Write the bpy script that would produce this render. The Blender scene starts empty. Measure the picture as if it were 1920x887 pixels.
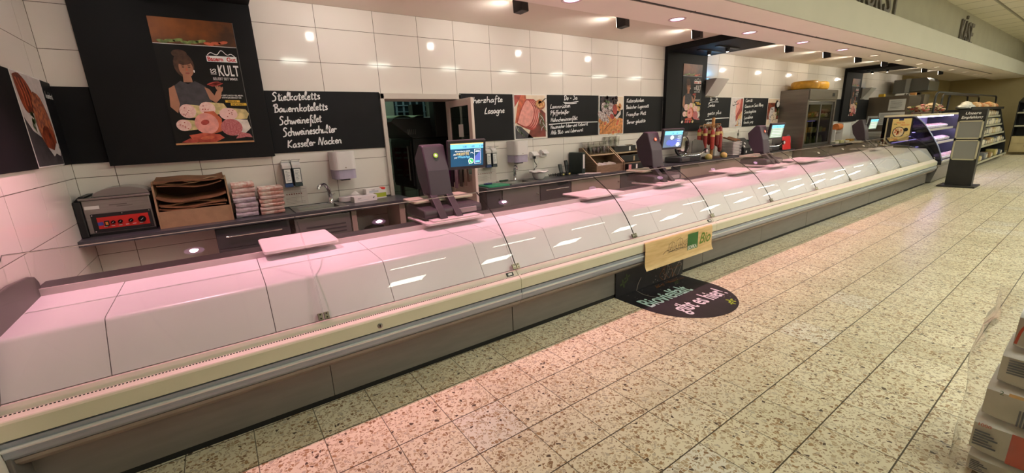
import bpy, bmesh, math, random
from mathutils import Vector, Matrix
random.seed(7)
SC = bpy.context.scene
COL = SC.collection
PI = math.pi

# ------------------------------------------------------------------ camera
cam_d = bpy.data.cameras.new('camera')
cam_d.sensor_width = 36.0
cam_d.lens = 36.0 * 784.86 / 1920.0
cam_d.clip_start = 0.05
cam_d.clip_end = 200
cam = bpy.data.objects.new('camera', cam_d)
COL.objects.link(cam)
RIGHT = Vector((0.81820369, -0.57336021, -0.0424358))
DOWN = Vector((-0.17375184, -0.17623952, -0.96889108))
FWD = Vector((0.54804473, 0.80012356, -0.24382221))
m = Matrix.Identity(4)
for i in range(3):
    m[i][0] = RIGHT[i]; m[i][1] = -DOWN[i]; m[i][2] = -FWD[i]
m.translation = (0, 0, 1.52)
cam.matrix_world = m
SC.camera = cam

# ------------------------------------------------------------------ light levels and exposure
def S(r, g, b):
    f = lambda c: c / 12.92 if c <= 0.04045 else ((c + 0.055) / 1.055) ** 2.4
    return (f(r / 255.0), f(g / 255.0), f(b / 255.0))
SC.view_settings.view_transform = 'Standard'
SC.view_settings.look = 'None'
SC.view_settings.gamma = 1.0
SC.view_settings.use_curve_mapping = False
SC.view_settings.exposure = 0.3
SC.cycles.max_bounces = 10
SC.cycles.transparent_max_bounces = 16
SC.cycles.sample_clamp_indirect = 6.0
SC.cycles.caustics_reflective = False
SC.cycles.caustics_refractive = False
W = bpy.data.worlds.new('world'); SC.world = W
W.use_nodes = True
W.node_tree.nodes['Background'].inputs[0].default_value = (0.9, 0.87, 0.72, 1)
W.node_tree.nodes['Background'].inputs[1].default_value = 0.06
TUBE_COL = (0.95, 1.0, 0.86); TUBE_E = 23.5      # fluorescent tubes over the shop floor
PINK_COL = (1.0, 0.43, 0.55); PINK_W = 138.0       # meat-counter downlights
WARM_COL = (1.0, 0.80, 0.50); WARM_W = 40.0       # downlights over the cheese end
SPOT_COL = (1.0, 0.95, 0.90); SPOT_W = 14.0       # wall washers
SPOT2_COL = (1.0, 0.93, 0.80)
KITCHEN_E = 9.0

# ------------------------------------------------------------------ materials
MATS = {}
def mat(name, col, rough=0.5, metal=0.0, emit=None, estr=1.0, spec=0.5, var=0.0, scale=8.0, bump=0.0, coat=0.0, col2=None, stretch=None):
    if name in MATS: return MATS[name]
    M = bpy.data.materials.new(name); M.use_nodes = True
    nt = M.node_tree; b = nt.nodes['Principled BSDF']
    b.inputs['Base Color'].default_value = (*col, 1)
    b.inputs['Roughness'].default_value = rough
    b.inputs['Metallic'].default_value = metal
    b.inputs['Specular IOR Level'].default_value = spec
    b.inputs['Coat Weight'].default_value = coat
    if emit:
        b.inputs['Emission Color'].default_value = (*emit, 1)
        b.inputs['Emission Strength'].default_value = estr
    if var or bump or col2:
        tc = nt.nodes.new('ShaderNodeTexCoord'); mp = nt.nodes.new('ShaderNodeMapping')
        nt.links.new(tc.outputs['Object'], mp.inputs[0])
        if stretch: mp.inputs['Scale'].default_value = stretch
        n = nt.nodes.new('ShaderNodeTexNoise'); n.inputs['Scale'].default_value = scale; n.inputs['Detail'].default_value = 5
        nt.links.new(mp.outputs[0], n.inputs['Vector'])
        if var or col2:
            r = nt.nodes.new('ShaderNodeValToRGB')
            c2 = col2 or tuple(min(1, c * (1 + var)) for c in col)
            c1 = col if col2 else tuple(c * (1 - var) for c in col)
            r.color_ramp.elements[0].position = 0.38; r.color_ramp.elements[0].color = (*c1, 1)
            r.color_ramp.elements[1].position = 0.62; r.color_ramp.elements[1].color = (*c2, 1)
            nt.links.new(n.outputs['Fac'], r.inputs[0]); nt.links.new(r.outputs[0], b.inputs['Base Color'])
        if bump:
            bp = nt.nodes.new('ShaderNodeBump'); bp.inputs['Strength'].default_value = bump; bp.inputs['Distance'].default_value = 0.01
            nt.links.new(n.outputs['Fac'], bp.inputs['Height']); nt.links.new(bp.outputs[0], b.inputs['Normal'])
    MATS[name] = M
    return M
def glass(name, tint=(1, 1, 1), rough=0.0, boost=1.0):
    if name in MATS: return MATS[name]
    M = bpy.data.materials.new(name); M.use_nodes = True
    nt = M.node_tree; nt.nodes.clear()
    o = nt.nodes.new('ShaderNodeOutputMaterial'); mx = nt.nodes.new('ShaderNodeMixShader')
    t = nt.nodes.new('ShaderNodeBsdfTransparent'); t.inputs[0].default_value = (*tint, 1)
    g = nt.nodes.new('ShaderNodeBsdfGlossy'); g.inputs['Roughness'].default_value = rough
    fr = nt.nodes.new('ShaderNodeFresnel'); fr.inputs[0].default_value = 1.45
    ml = nt.nodes.new('ShaderNodeMath'); ml.operation = 'MULTIPLY'; ml.inputs[1].default_value = boost; ml.use_clamp = True
    ge = nt.nodes.new('ShaderNodeNewGeometry'); fm = nt.nodes.new('ShaderNodeMath'); fm.operation = 'SUBTRACT'; fm.inputs[0].default_value = 1.0
    f2 = nt.nodes.new('ShaderNodeMath'); f2.operation = 'MULTIPLY'
    nt.links.new(ge.outputs['Backfacing'], fm.inputs[1]); nt.links.new(fr.outputs[0], f2.inputs[0]); nt.links.new(fm.outputs[0], f2.inputs[1])
    nt.links.new(f2.outputs[0], ml.inputs[0]); nt.links.new(ml.outputs[0], mx.inputs[0])
    nt.links.new(t.outputs[0], mx.inputs[1]); nt.links.new(g.outputs[0], mx.inputs[2]); nt.links.new(mx.outputs[0], o.inputs[0])
    MATS[name] = M
    return M

WHITE = mat('white_plastic', S(225, 222, 216), 0.4)
BLACKP = mat('black_plastic', S(24, 24, 26), 0.45)
STEEL = mat('brushed_steel', S(150, 148, 145), 0.32, 0.85, var=0.06, scale=3, stretch=(1, 1, 40))
CHROME = mat('chrome', S(215, 215, 218), 0.12, 1.0)
BOARD = mat('blackboard', S(17, 17, 20), 0.6, var=0.12, scale=6, spec=.25)
CHALK = mat('chalk_marker', S(238, 238, 238), 0.6)
PAPER = mat('paper', S(225, 224, 220), 0.7)
DARKTOP = mat('anthracite_worktop', S(66, 68, 72), 0.34, var=0.05, scale=30)

# ------------------------------------------------------------------ mesh builder
class MB:
    def __init__(s): s.v = []; s.f = []; s.m = []
    def add(s, vs, fs, mi=0):
        o = len(s.v); s.v += [tuple(v) for v in vs]
        for f in fs: s.f.append([i + o for i in f]); s.m.append(mi)
        return s
    def box(s, x0, x1, y0, y1, z0, z1, mi=0):
        return s.add([(x0, y0, z0), (x1, y0, z0), (x1, y1, z0), (x0, y1, z0), (x0, y0, z1), (x1, y0, z1), (x1, y1, z1), (x0, y1, z1)],
                     [(0, 3, 2, 1), (4, 5, 6, 7), (0, 1, 5, 4), (1, 2, 6, 5), (2, 3, 7, 6), (3, 0, 4, 7)], mi)
    def obox(s, c, u, v, w, mi=0):          # box from centre and three half-axis vectors
        c, u, v, w = map(Vector, (c, u, v, w)); P = []
        for k in (-1, 1):
            for a, b in ((-1, -1), (1, -1), (1, 1), (-1, 1)): P.append(c + a * u + b * v + k * w)
        return s.add(P, [(0, 3, 2, 1), (4, 5, 6, 7), (0, 1, 5, 4), (1, 2, 6, 5), (2, 3, 7, 6), (3, 0, 4, 7)], mi)
    def prism(s, poly, ax, a0, a1, mi=0):     # poly in the other two axes, cyclic order kept (x: y,z  y: x,z  z: x,y)
        f = {'x': lambda a, p: (a, p[0], p[1]), 'y': lambda a, p: (p[0], a, p[1]), 'z': lambda a, p: (p[0], p[1], a)}[ax]
        n = len(poly)
        return s.add([f(a0, p) for p in poly] + [f(a1, p) for p in poly],
                     [tuple(range(n))[::-1], tuple(range(n, 2 * n))] + [(i, (i + 1) % n, n + (i + 1) % n, n + i) for i in range(n)], mi)
    def sheet(s, line, ax, a0, a1, t, mi=0, mi_edge=None):   # open profile given thickness t
        n = len(line); N = []
        for i in range(n):
            p, q = line[max(0, i - 1)], line[min(n - 1, i + 1)]
            d = Vector((q[0] - p[0], q[1] - p[1])).normalized(); N.append((-d[1] * t, d[0] * t))
        poly = list(line) + [(line[i][0] + N[i][0], line[i][1] + N[i][1]) for i in range(n)][::-1]
        f = {'x': lambda a, p: (a, p[0], p[1]), 'y': lambda a, p: (p[0], a, p[1])}[ax]
        M_ = len(poly); e = mi if mi_edge is None else mi_edge
        o = len(s.v); s.v += [f(a0, p) for p in poly] + [f(a1, p) for p in poly]
        def F(ix, k): s.f.append([i + o for i in ix]); s.m.append(k)
        for i in range(n - 1):
            F((i, i + 1, M_ + i + 1, M_ + i), mi)
            j = n + i; F((j, j + 1, M_ + j + 1, M_ + j), mi)
            for b in (0, M_): F((b + i, b + i + 1, b + M_ - 2 - i, b + M_ - 1 - i), e)
        F((n - 1, n, M_ + n, M_ + n - 1), e); F((0, M_ - 1, 2 * M_ - 1, M_), e)
        return s
    def tube(s, pts, r, n=10, mi=0, closed=False, cap=True):
        P = [Vector(p) for p in pts]; k = len(P); R = r if isinstance(r, (list, tuple)) else [r] * k
        up = None; rings = []
        for i in range(k):
            a = P[(i - 1) % k] if (closed or i > 0) else P[i]; b = P[(i + 1) % k] if (closed or i < k - 1) else P[i]
            d = (b - a).normalized()
            if up is None: up = d.orthogonal().normalized()
            up = (up - d * up.dot(d))
            up = up.normalized() if up.length > 1e-6 else d.orthogonal().normalized()
            w = d.cross(up)
            rings.append([P[i] + (up * math.cos(2 * PI * j / n) + w * math.sin(2 * PI * j / n)) * R[i] for j in range(n)])
        vs = [v for g in rings for v in g]; fs = []
        for i in range(k if closed else k - 1):
            for j in range(n):
                a = i * n; b = ((i + 1) % k) * n; fs.append((a + j, a + (j + 1) % n, b + (j + 1) % n, b + j))
        if cap and not closed: fs += [tuple(range(n))[::-1], tuple(range((k - 1) * n, k * n))]
        return s.add(vs, fs, mi)
    def lathe(s, c, prof, n=24, mi=0, ax='z', sx=1.0, sy=1.0):       # prof: (radius, height) from bottom to top
        vs = []; fs = []; k = len(prof)
        for r, h in prof:
            for j in range(n):
                a = 2 * PI * j / n; p = (r * math.cos(a) * sx, r * math.sin(a) * sy, h)
                if ax == 'y': p = (p[0], h, p[1])
                if ax == 'x': p = (h, p[0], p[1])
                vs.append((c[0] + p[0], c[1] + p[1], c[2] + p[2]))
        for i in range(k - 1):
            for j in range(n): fs.append((i * n + j, i * n + (j + 1) % n, (i + 1) * n + (j + 1) % n, (i + 1) * n + j))
        fs += [tuple(range(n))[::-1], tuple(range((k - 1) * n, k * n))]
        return s.add(vs, fs, mi)
    def flat(s, fr, pts, layer, mi=0):      # polygon on a picture plane
        return s.add([fr(u, v, layer) for u, v in pts], [tuple(range(len(pts)))], mi)
    def ell(s, fr, cu, cv, ru, rv, layer, mi=0, rot=0.0, n=20):
        c, k = math.cos(rot), math.sin(rot)
        return s.flat(fr, [(cu + ru * math.cos(2 * PI * i / n) * c - rv * math.sin(2 * PI * i / n) * k,
                            cv + ru * math.cos(2 * PI * i / n) * k + rv * math.sin(2 * PI * i / n) * c) for i in range(n)], layer, mi)
    def text(s, fr, txt, u, v, size, layer, mi=0, sx=1.0, bold=0.0, align='LEFT', rot=0.0, shear=0.0, depth=0.0):
        tv, tf = text_geo(txt, bold, align, shear)
        c, k = math.cos(rot), math.sin(rot)
        q = [(x * size * sx, y * size) for x, y in tv]
        q = [(u + x * c - y * k, v + x * k + y * c) for x, y in q]
        s.add([fr(a, b, layer) for a, b in q], tf, mi)
        return s
    def stroke(s, fr, pts, w, layer, mi=0):  # flat pen stroke
        n = len(pts)
        if n < 2: return s
        vs = []; 
        for i in range(n):
            p, q = pts[max(0, i - 1)], pts[min(n - 1, i + 1)]
            d = Vector((q[0] - p[0], q[1] - p[1]))
            d = d.normalized() if d.length > 1e-9 else Vector((1, 0))
            vs += [fr(pts[i][0] - d[1] * w / 2, pts[i][1] + d[0] * w / 2, layer), fr(pts[i][0] + d[1] * w / 2, pts[i][1] - d[0] * w / 2, layer)]
        return s.add(vs, [(2 * i, 2 * i + 1, 2 * i + 3, 2 * i + 2) for i in range(n - 1)], mi)
    def build(s, name, mats, parent=None, origin=(0, 0, 0), bevel=0.0, smooth=False, weld=False, seg=2):
        if not isinstance(mats, (list, tuple)): mats = [mats]
        off = Vector(origin)
        p = parent
        while p is not None: off = off + p.location; p = p.parent
        me = bpy.data.meshes.new(name)
        me.from_pydata([tuple(Vector(v) - off) for v in s.v], [], s.f)
        for q in mats: me.materials.append(q)
        for i, poly in enumerate(me.polygons): poly.material_index = s.m[i]
        bm = bmesh.new(); bm.from_mesh(me)
        if weld: bmesh.ops.remove_doubles(bm, verts=bm.verts, dist=1e-5)
        bmesh.ops.recalc_face_normals(bm, faces=bm.faces)
        if smooth:
            for f in bm.faces: f.smooth = True
            for e in bm.edges:
                if len(e.link_faces) == 2 and e.calc_face_angle(0) > 0.7: e.smooth = False
        bm.to_mesh(me); bm.free()
        o = bpy.data.objects.new(name, me); COL.objects.link(o)
        o.location = origin
        if parent: o.parent = parent
        if bevel:
            b = o.modifiers.new('edge', 'BEVEL'); b.width = bevel; b.segments = seg; b.limit_method = 'ANGLE'; b.angle_limit = 0.6
        return o
_TX = {}
def text_geo(txt, bold, align, shear):
    k = (txt, bold, align, shear)
    if k not in _TX:
        cu = bpy.data.curves.new('t', 'FONT'); cu.body = txt; cu.offset = bold * .55; cu.align_x = align; cu.shear = shear; cu.resolution_u = 3
        o = bpy.data.objects.new('t', cu); COL.objects.link(o)
        dg = bpy.context.evaluated_depsgraph_get(); dg.update()
        me = bpy.data.meshes.new_from_object(o.evaluated_get(dg))
        _TX[k] = ([(v.co.x, v.co.y) for v in me.vertices], [tuple(p.vertices) for p in me.polygons])
        bpy.data.objects.remove(o); bpy.data.curves.remove(cu); bpy.data.meshes.remove(me)
    return _TX[k]
EPS = 0.0004
def plane_y(y, x0=0.0, z0=0.0): return lambda u, v, l: (x0 + u, y - l * EPS, z0 + v)          # faces -Y (towards the shop)
def plane_x(x, y0=0.0, z0=0.0): return lambda u, v, l: (x - l * EPS, y0 - u, z0 + v)          # faces -X, u runs to -Y
def plane_xp(x, y0=0.0, z0=0.0): return lambda u, v, l: (x + l * EPS, y0 + u, z0 + v)         # faces +X, u runs to +Y

def tag(o, label, cat, group=None, kind=None):
    o['label'] = label; o['category'] = cat
    if group: o['group'] = group
    if kind: o['kind'] = kind
    return o
def thing(name, label, cat, loc=(0, 0, 0), group=None):
    o = bpy.data.objects.new(name, None); COL.objects.link(o); o.location = loc; o.empty_display_size = 0.1
    return tag(o, label, cat, group)
def struct(o): o['kind'] = 'structure'; return o
def dup(root, loc, label=None, group=None, rz=None, scale=None):
    def cp(o, par):
        c = o.copy(); COL.objects.link(c)
        if par: c.parent = par
        for ch in list(o.children): cp(ch, c)
        return c
    r = cp(root, None); r.location = loc
    if rz is not None: r.rotation_euler = (0, 0, rz)
    if scale: r.scale = scale
    if label: r['label'] = label
    if group: r['group'] = group
    return r
def area(name, loc, tgt, sx, sy, w, col, parent=None):
    d = bpy.data.lights.new(name, 'AREA'); d.shape = 'RECTANGLE'; d.size = sx; d.size_y = sy; d.energy = w; d.color = col
    o = bpy.data.objects.new(name, d); COL.objects.link(o); o.location = loc
    o.rotation_euler = (Vector(tgt) - Vector(loc)).to_track_quat('-Z', 'Y').to_euler()
    return o
def spot(name, loc, tgt, ang, blend, w, col, r=0.04):
    d = bpy.data.lights.new(name, 'SPOT'); d.spot_size = math.radians(ang); d.spot_blend = blend; d.energy = w; d.color = col; d.shadow_soft_size = r
    o = bpy.data.objects.new(name, d); COL.objects.link(o); o.location = loc
    o.rotation_euler = (Vector(tgt) - Vector(loc)).to_track_quat('-Z', 'Y').to_euler()
    return o

# ------------------------------------------------------------------ handwriting (single strokes, x-height 1)
GL = {
'a': (1.1, [[.85,.8,.5,1,.12,.6,.2,.1,.5,.05,.85,.7,.85,.2,1.1,.05]]),
'b': (1.0, [[.1,2,.12,.1,.5,0,.85,.4,.7,.9,.15,.75]]),
'c': (.85, [[.8,.8,.45,1,.1,.5,.4,0,.85,.2]]),
'd': (1.1, [[.8,.8,.45,.95,.1,.5,.4,0,.8,.5,.95,2,.85,.3,1.1,.05]]),
'e': (.85, [[.1,.45,.7,.65,.5,1,.12,.6,.35,.02,.85,.2]]),
'f': (.8, [[.85,1.8,.6,2.05,.4,1.6,.4,-.6,.2,-.8],[.1,.95,.75,1]]),
'g': (1.05, [[.85,.8,.5,1,.12,.6,.25,.1,.6,.1,.85,.8,.8,-.6,.4,-.85,.1,-.5]]),
'h': (1.1, [[.12,2,.12,0],[.12,.6,.5,1,.8,.7,.8,.1,1.1,.05]]),
'i': (.5, [[.1,.9,.15,.1,.5,.05],[.14,1.4,.2,1.5]]),
'j': (.5, [[.3,.95,.3,-.6,0,-.8],[.3,1.4,.36,1.5]]),
'k': (1.0, [[.15,2,.12,0],[.8,1,.2,.5,.85,0]]),
'l': (.55, [[.05,.3,.45,1.6,.35,2.05,.15,1.6,.2,.1,.55,.05]]),
'm': (1.6, [[.1,1,.15,0],[.15,.6,.4,1,.65,.7,.65,0],[.65,.6,1,1,1.25,.7,1.25,.1,1.5,.05]]),
'n': (1.1, [[.1,1,.15,0],[.15,.6,.5,1,.8,.7,.8,.1,1.05,.05]]),
'o': (1.0, [[.5,1,.1,.6,.3,.02,.75,.2,.8,.75,.5,1,.65,.85,1,.9]]),
'p': (1.0, [[.15,1,.1,-.8],[.12,.7,.5,1,.85,.6,.55,.1,.15,.2]]),
'q': (1.0, [[.85,.8,.5,1,.12,.6,.3,.05,.8,.5],[.85,1,.85,-.8]]),
'r': (.85, [[.1,1,.15,0],[.15,.6,.4,.95,.6,.75,.85,.9]]),
's': (.8, [[.7,.85,.4,1,.2,.75,.65,.35,.5,.02,.1,.1]]),
't': (.8, [[.4,1.7,.35,.15,.55,0,.8,.15],[.05,1.1,.75,1.2]]),
'u': (1.1, [[.1,.95,.15,.2,.45,0,.8,.5,.85,1,.85,.15,1.1,.05]]),
'v': (.9, [[.05,.95,.4,0,.85,1]]),
'w': (1.4, [[.05,.95,.3,0,.65,.8,.9,0,1.3,1]]),
'x': (.9, [[.1,.95,.8,0],[.8,1,.1,0]]),
'y': (1.0, [[.1,1,.2,.3,.5,.1,.85,1],[.85,1,.7,-.6,.3,-.8]]),
'z': (.9, [[.1,.9,.75,.95,.1,.05,.8,.1]]),
'\u00df': (1.0, [[.15,-.7,.2,1.6,.55,2,.75,1.6,.4,1.1,.85,.6,.6,.05,.3,.15]]),
'-': (.9, [[.15,.6,.75,.65]]), ' ': (.8, []), '\u00e9': (.85, [[.1,.45,.7,.65,.5,1,.12,.6,.35,.02,.85,.2],[.4,1.3,.65,1.6]]),
'S': (1.3, [[1.15,1.8,.7,2.1,.3,1.6,.9,.9,.8,.1,.1,-.1]]),
'B': (1.4, [[.1,1.5,.4,2,.5,0],[.3,1.9,.9,2.05,1,1.4,.5,1.1],[.5,1.1,1.2,.9,1.1,.15,.3,.0]]),
'K': (1.25, [[.25,2,.15,0],[1.1,2,.25,.9,1.15,0]]),
'N': (1.5, [[.05,.1,.3,2,.45,1.8,.9,.1,1.05,.2,1.35,2]]),
'M': (1.7, [[.1,.05,.35,2,.8,.5,1.25,2,1.45,.05]]),
'L': (1.15, [[.6,2,.35,1.4,.15,.1,.4,.15,1.05,.05]]),
'D': (1.5, [[.4,1.9,.35,.05],[.05,1.6,.7,2.05,1.3,1.3,1,.2,.2,0]]),
'P': (1.25, [[.35,1.9,.25,-.1],[.05,1.6,.6,2.05,1.1,1.5,.8,1,.3,1]]),
'H': (1.4, [[.2,2,.15,0],[1.1,2,1.05,0],[.15,1,1.1,1.05]]),
'A': (1.3, [[.05,0,.6,2,.75,1.9,1.05,0],[.25,.8,1,.85]]),
'F': (1.1, [[.25,2,.2,0],[.1,1.95,1.05,2.05],[.2,1.1,.8,1.15]]),
'R': (1.3, [[.25,1.9,.2,0],[.05,1.7,.7,2.05,1,1.5,.3,1,1.15,0]]),
'C': (1.2, [[1.05,1.7,.7,2.05,.15,1.2,.4,.1,1.1,.3]]),
'G': (1.3, [[1.05,1.8,.6,2.05,.12,1,.5,0,1.1,.4,1.1,.95,.7,.95]]),
}
for base, new in (('a', '\u00e4'), ('o', '\u00f6'), ('u', '\u00fc')):
    GL[new] = (GL[base][0], GL[base][1] + [[.3, 1.35, .35, 1.5], [.65, 1.35, .7, 1.5]])
def smooth_line(p, n=4):
    out = []
    for i in range(len(p) - 1):
        a, b, c, d = p[max(0, i - 1)], p[i], p[i + 1], p[min(len(p) - 1, i + 2)]
        for k in range(n):
            t = k / n
            out.append(tuple(.5 * (2 * b[j] + (c[j] - a[j]) * t + (2 * a[j] - 5 * b[j] + 4 * c[j] - d[j]) * t * t + (3 * b[j] - a[j] - 3 * c[j] + d[j]) * t ** 3) for j in (0, 1)))
    out.append(p[-1])
    return out
def write(mb, fr, txt, u, v, length, xh, pen, layer=1, slope=0.0, mi=0):
    tot = sum(GL[c][0] for c in txt)
    sx = length / tot
    x = 0.0
    for c in txt:
        w, st = GL[c]
        jx, jy = random.uniform(-.05, .05), random.uniform(-.07, .07)
        for s_ in st:
            pts = [(s_[i] + jx + .12 * s_[i + 1], s_[i + 1] + jy) for i in range(0, len(s_), 2)]
            pts = smooth_line(pts)
            mb.stroke(fr, [(u + (x + p[0]) * sx, v + p[1] * xh + slope * (x + p[0]) * sx) for p in pts], pen, layer, mi)
        x += w
# ------------------------------------------------------------------ floor
def floor_material():
    M = bpy.data.materials.new('terrazzo_tiles'); M.use_nodes = True
    nt = M.node_tree; L = nt.links.new; b = nt.nodes['Principled BSDF']
    N = nt.nodes.new
    def mth(op, a, b_=None, clamp=False):
        n = N('ShaderNodeMath'); n.operation = op; n.use_clamp = clamp
        for i, q in enumerate((a, b_)):
            if q is None: continue
            if isinstance(q, (int, float)): n.inputs[i].default_value = q
            else: L(q, n.inputs[i])
        return n.outputs[0]
    def mix(f, a, b_, typ='MIX'):
        n = N('ShaderNodeMix'); n.data_type = 'RGBA'; n.blend_type = typ
        if isinstance(f, (int, float)): n.inputs[0].default_value = f
        else: L(f, n.inputs[0])
        for i, q in ((6, a), (7, b_)):
            if isinstance(q, tuple): n.inputs[i].default_value = (*q, 1)
            else: L(q, n.inputs[i])
        return n.outputs[2]
    tc = N('ShaderNodeTexCoord'); sp = N('ShaderNodeSeparateXYZ'); L(tc.outputs['Object'], sp.inputs[0])
    gx = mth('DIVIDE', mth('SUBTRACT', sp.outputs[0], 0.213), 0.2977); gy = mth('DIVIDE', mth('SUBTRACT', sp.outputs[1], 0.938), 0.3)
    cx, cy = mth('FLOOR', gx), mth('FLOOR', gy); fx, fy = mth('FRACT', gx), mth('FRACT', gy)
    ex = mth('MINIMUM', fx, mth('SUBTRACT', 1, fx)); ey = mth('MINIMUM', fy, mth('SUBTRACT', 1, fy))
    joint = mth('MAXIMUM', mth('MULTIPLY', mth('LESS_THAN', ex, 0.0075), 0.85), mth('LESS_THAN', ey, 0.010))
    cell = N('ShaderNodeCombineXYZ'); L(cx, cell.inputs[0]); L(cy, cell.inputs[1])
    wn = N('ShaderNodeTexWhiteNoise'); wn.noise_dimensions = '2D'; L(cell.outputs[0], wn.inputs['Vector'])
    sc = N('ShaderNodeVectorMath'); sc.operation = 'SCALE'; L(wn.outputs['Color'], sc.inputs[0]); sc.inputs['Scale'].default_value = 7.0
    ad = N('ShaderNodeVectorMath'); ad.operation = 'ADD'; L(tc.outputs['Object'], ad.inputs[0]); L(sc.outputs[0], ad.inputs[1])
    ns = N('ShaderNodeTexNoise'); ns.inputs['Scale'].default_value = 26; ns.inputs['Detail'].default_value = 1; L(ad.outputs[0], ns.inputs['Vector'])
    s2 = N('ShaderNodeVectorMath'); s2.operation = 'SCALE'; L(ns.outputs['Color'], s2.inputs[0]); s2.inputs['Scale'].default_value = 0.022
    a2 = N('ShaderNodeVectorMath'); a2.operation = 'ADD'; L(ad.outputs[0], a2.inputs[0]); L(s2.outputs[0], a2.inputs[1])
    def chips(scale, keep, edge):
        v = N('ShaderNodeTexVoronoi'); v.voronoi_dimensions = '2D'; v.inputs['Scale'].default_value = scale; L(a2.outputs[0], v.inputs['Vector'])
        e = N('ShaderNodeTexVoronoi'); e.voronoi_dimensions = '2D'; e.feature = 'DISTANCE_TO_EDGE'; e.inputs['Scale'].default_value = scale; L(a2.outputs[0], e.inputs['Vector'])
        s3 = N('ShaderNodeSeparateColor'); L(v.outputs['Color'], s3.inputs[0])
        msk = mth('MULTIPLY', mth('LESS_THAN', s3.outputs[0], keep), mth('GREATER_THAN', e.outputs['Distance'], edge))
        return msk, s3.outputs[1]
    m1, r1 = chips(58, 0.42, 0.10); m2, r2 = chips(120, 0.26, 0.1)
    ramp = N('ShaderNodeValToRGB'); ramp.color_ramp.interpolation = 'CONSTANT'
    els = [(0, S(208, 194, 166)), (0.30, S(190, 168, 134)), (0.52, S(166, 134, 96)), (0.68, S(142, 112, 80)), (0.78, S(192, 180, 158)), (0.95, S(84, 68, 52))]
    while len(ramp.color_ramp.elements) < len(els): ramp.color_ramp.elements.new(0.5)
    for q, (p, c) in zip(ramp.color_ramp.elements, els): q.position = p; q.color = (*c, 1)
    L(r1, ramp.inputs[0])
    ramp2 = N('ShaderNodeValToRGB'); L(r2, ramp2.inputs[0])
    ramp2.color_ramp.elements[0].color = (*S(196, 176, 140), 1); ramp2.color_ramp.elements[1].color = (*S(140, 112, 80), 1)
    cl = N('ShaderNodeTexNoise'); cl.inputs['Scale'].default_value = 2.1; cl.inputs['Detail'].default_value = 4; L(tc.outputs['Object'], cl.inputs['Vector'])
    base = mix(wn.outputs['Value'], S(224, 214, 186), S(236, 227, 202))
    base = mix(mth('GREATER_THAN', wn.outputs['Value'], 0.94), base, S(232, 226, 210))
    base = mix(m2, base, ramp2.outputs[0]); base = mix(m1, base, ramp.outputs[0])
    dirt = N('ShaderNodeMapRange'); L(cl.outputs['Fac'], dirt.inputs[0]); dirt.inputs[1].default_value = 0.3; dirt.inputs[2].default_value = 0.7; dirt.inputs[3].default_value = 0.9; dirt.inputs[4].default_value = 1.04
    sc4 = N('ShaderNodeVectorMath'); sc4.operation = 'SCALE'; L(base, sc4.inputs[0]); L(dirt.outputs[0], sc4.inputs['Scale'])
    fin = mix(joint, sc4.outputs[0], S(70, 60, 42))
    L(fin, b.inputs['Base Color']); b.inputs['Roughness'].default_value = 0.3; b.inputs['Specular IOR Level'].default_value = 0.4
    return M
fl = MB(); fl.add([(-6, -7, 0), (26, -7, 0), (26, 8, 0), (-6, 8, 0)], [(0, 1, 2, 3)])
fl.box(-6, 26, -7, 8, -0.1, -0.001)
struct(fl.build('floor', floor_material()))

# ------------------------------------------------------------------ walls
TILE = mat('glazed_white_tile', S(228, 222, 214), 0.06, bump=0.006, scale=2.0, var=0.012)
GROUT = mat('tile_grout', S(98, 88, 76), 0.8)
PLASTER = mat('painted_plaster', S(214, 204, 188), 0.75, var=0.02, scale=3)
OLIVE = mat('olive_wall_paint', S(168, 152, 112), 0.8, var=0.03, scale=2)
ROWS = [0, .098, .402, .706, 1.010, 1.314, 1.618, 1.922, 2.226, 2.53, 2.73]
COLS = [-.89, -.655, -.112, .431, .974, 1.517, 1.98, 2.406, 2.88, 3.482]
while COLS[-1] < 18.3: COLS.append(COLS[-1] + .5415)
OX0, OX1, OZ = 1.51, 2.425, 1.945
w = MB()
w.box(-.99, OX0, 4.503, 4.8, 0, 2.9); w.box(OX1, COLS[-1], 4.503, 4.8, 0, 2.9); w.box(OX0, OX1, 4.503, 4.8, OZ, 2.9)
g = 0.0022
for i in range(len(COLS) - 1):
    for k in range(len(ROWS) - 1):
        x0, x1, z0, z1 = COLS[i], COLS[i + 1], ROWS[k], ROWS[k + 1]
        if x0 > 1.5 and x1 < 2.45:
            if z1 < OZ: continue
            z0 = max(z0, OZ)
        w.box(x0 + g, x1 - g, 4.4995, 4.51, z0 + g, z1 - g, 1)
struct(w.build('wall_back', [GROUT, TILE]))
w = MB(); w.box(COLS[-1], 25.3, 4.5, 4.8, 0, 2.9); struct(w.build('wall_back_painted', OLIVE))
w = MB(); w.box(-1.05, -.893, 2.2, 4.8, 0, 3.1)
ys = [2.205, 2.597, 3.14, 3.683, 4.226, 4.5]
for i in range(len(ys) - 1):
    for k in range(len(ROWS) - 1): w.box(-.9, -.89, ys[i] + g, ys[i + 1] - g, ROWS[k] + g, ROWS[k + 1] - g, 1)
struct(w.build('wall_left', [GROUT, TILE]))
w = MB(); w.box(25.0, 25.3, -7, 4.5, 0, 3.9); struct(w.build('wall_right', OLIVE))
w = MB(); w.box(-6.2, 26, -7.3, -7, 0, 3.9); struct(w.build('wall_front', PLASTER))
w = MB(); w.box(-6.3, -6, -7, 2.2, 0, 3.9); w.box(-6, -1.05, 2.2, 2.5, 0, 3.9); struct(w.build('wall_side', PLASTER))
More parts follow.
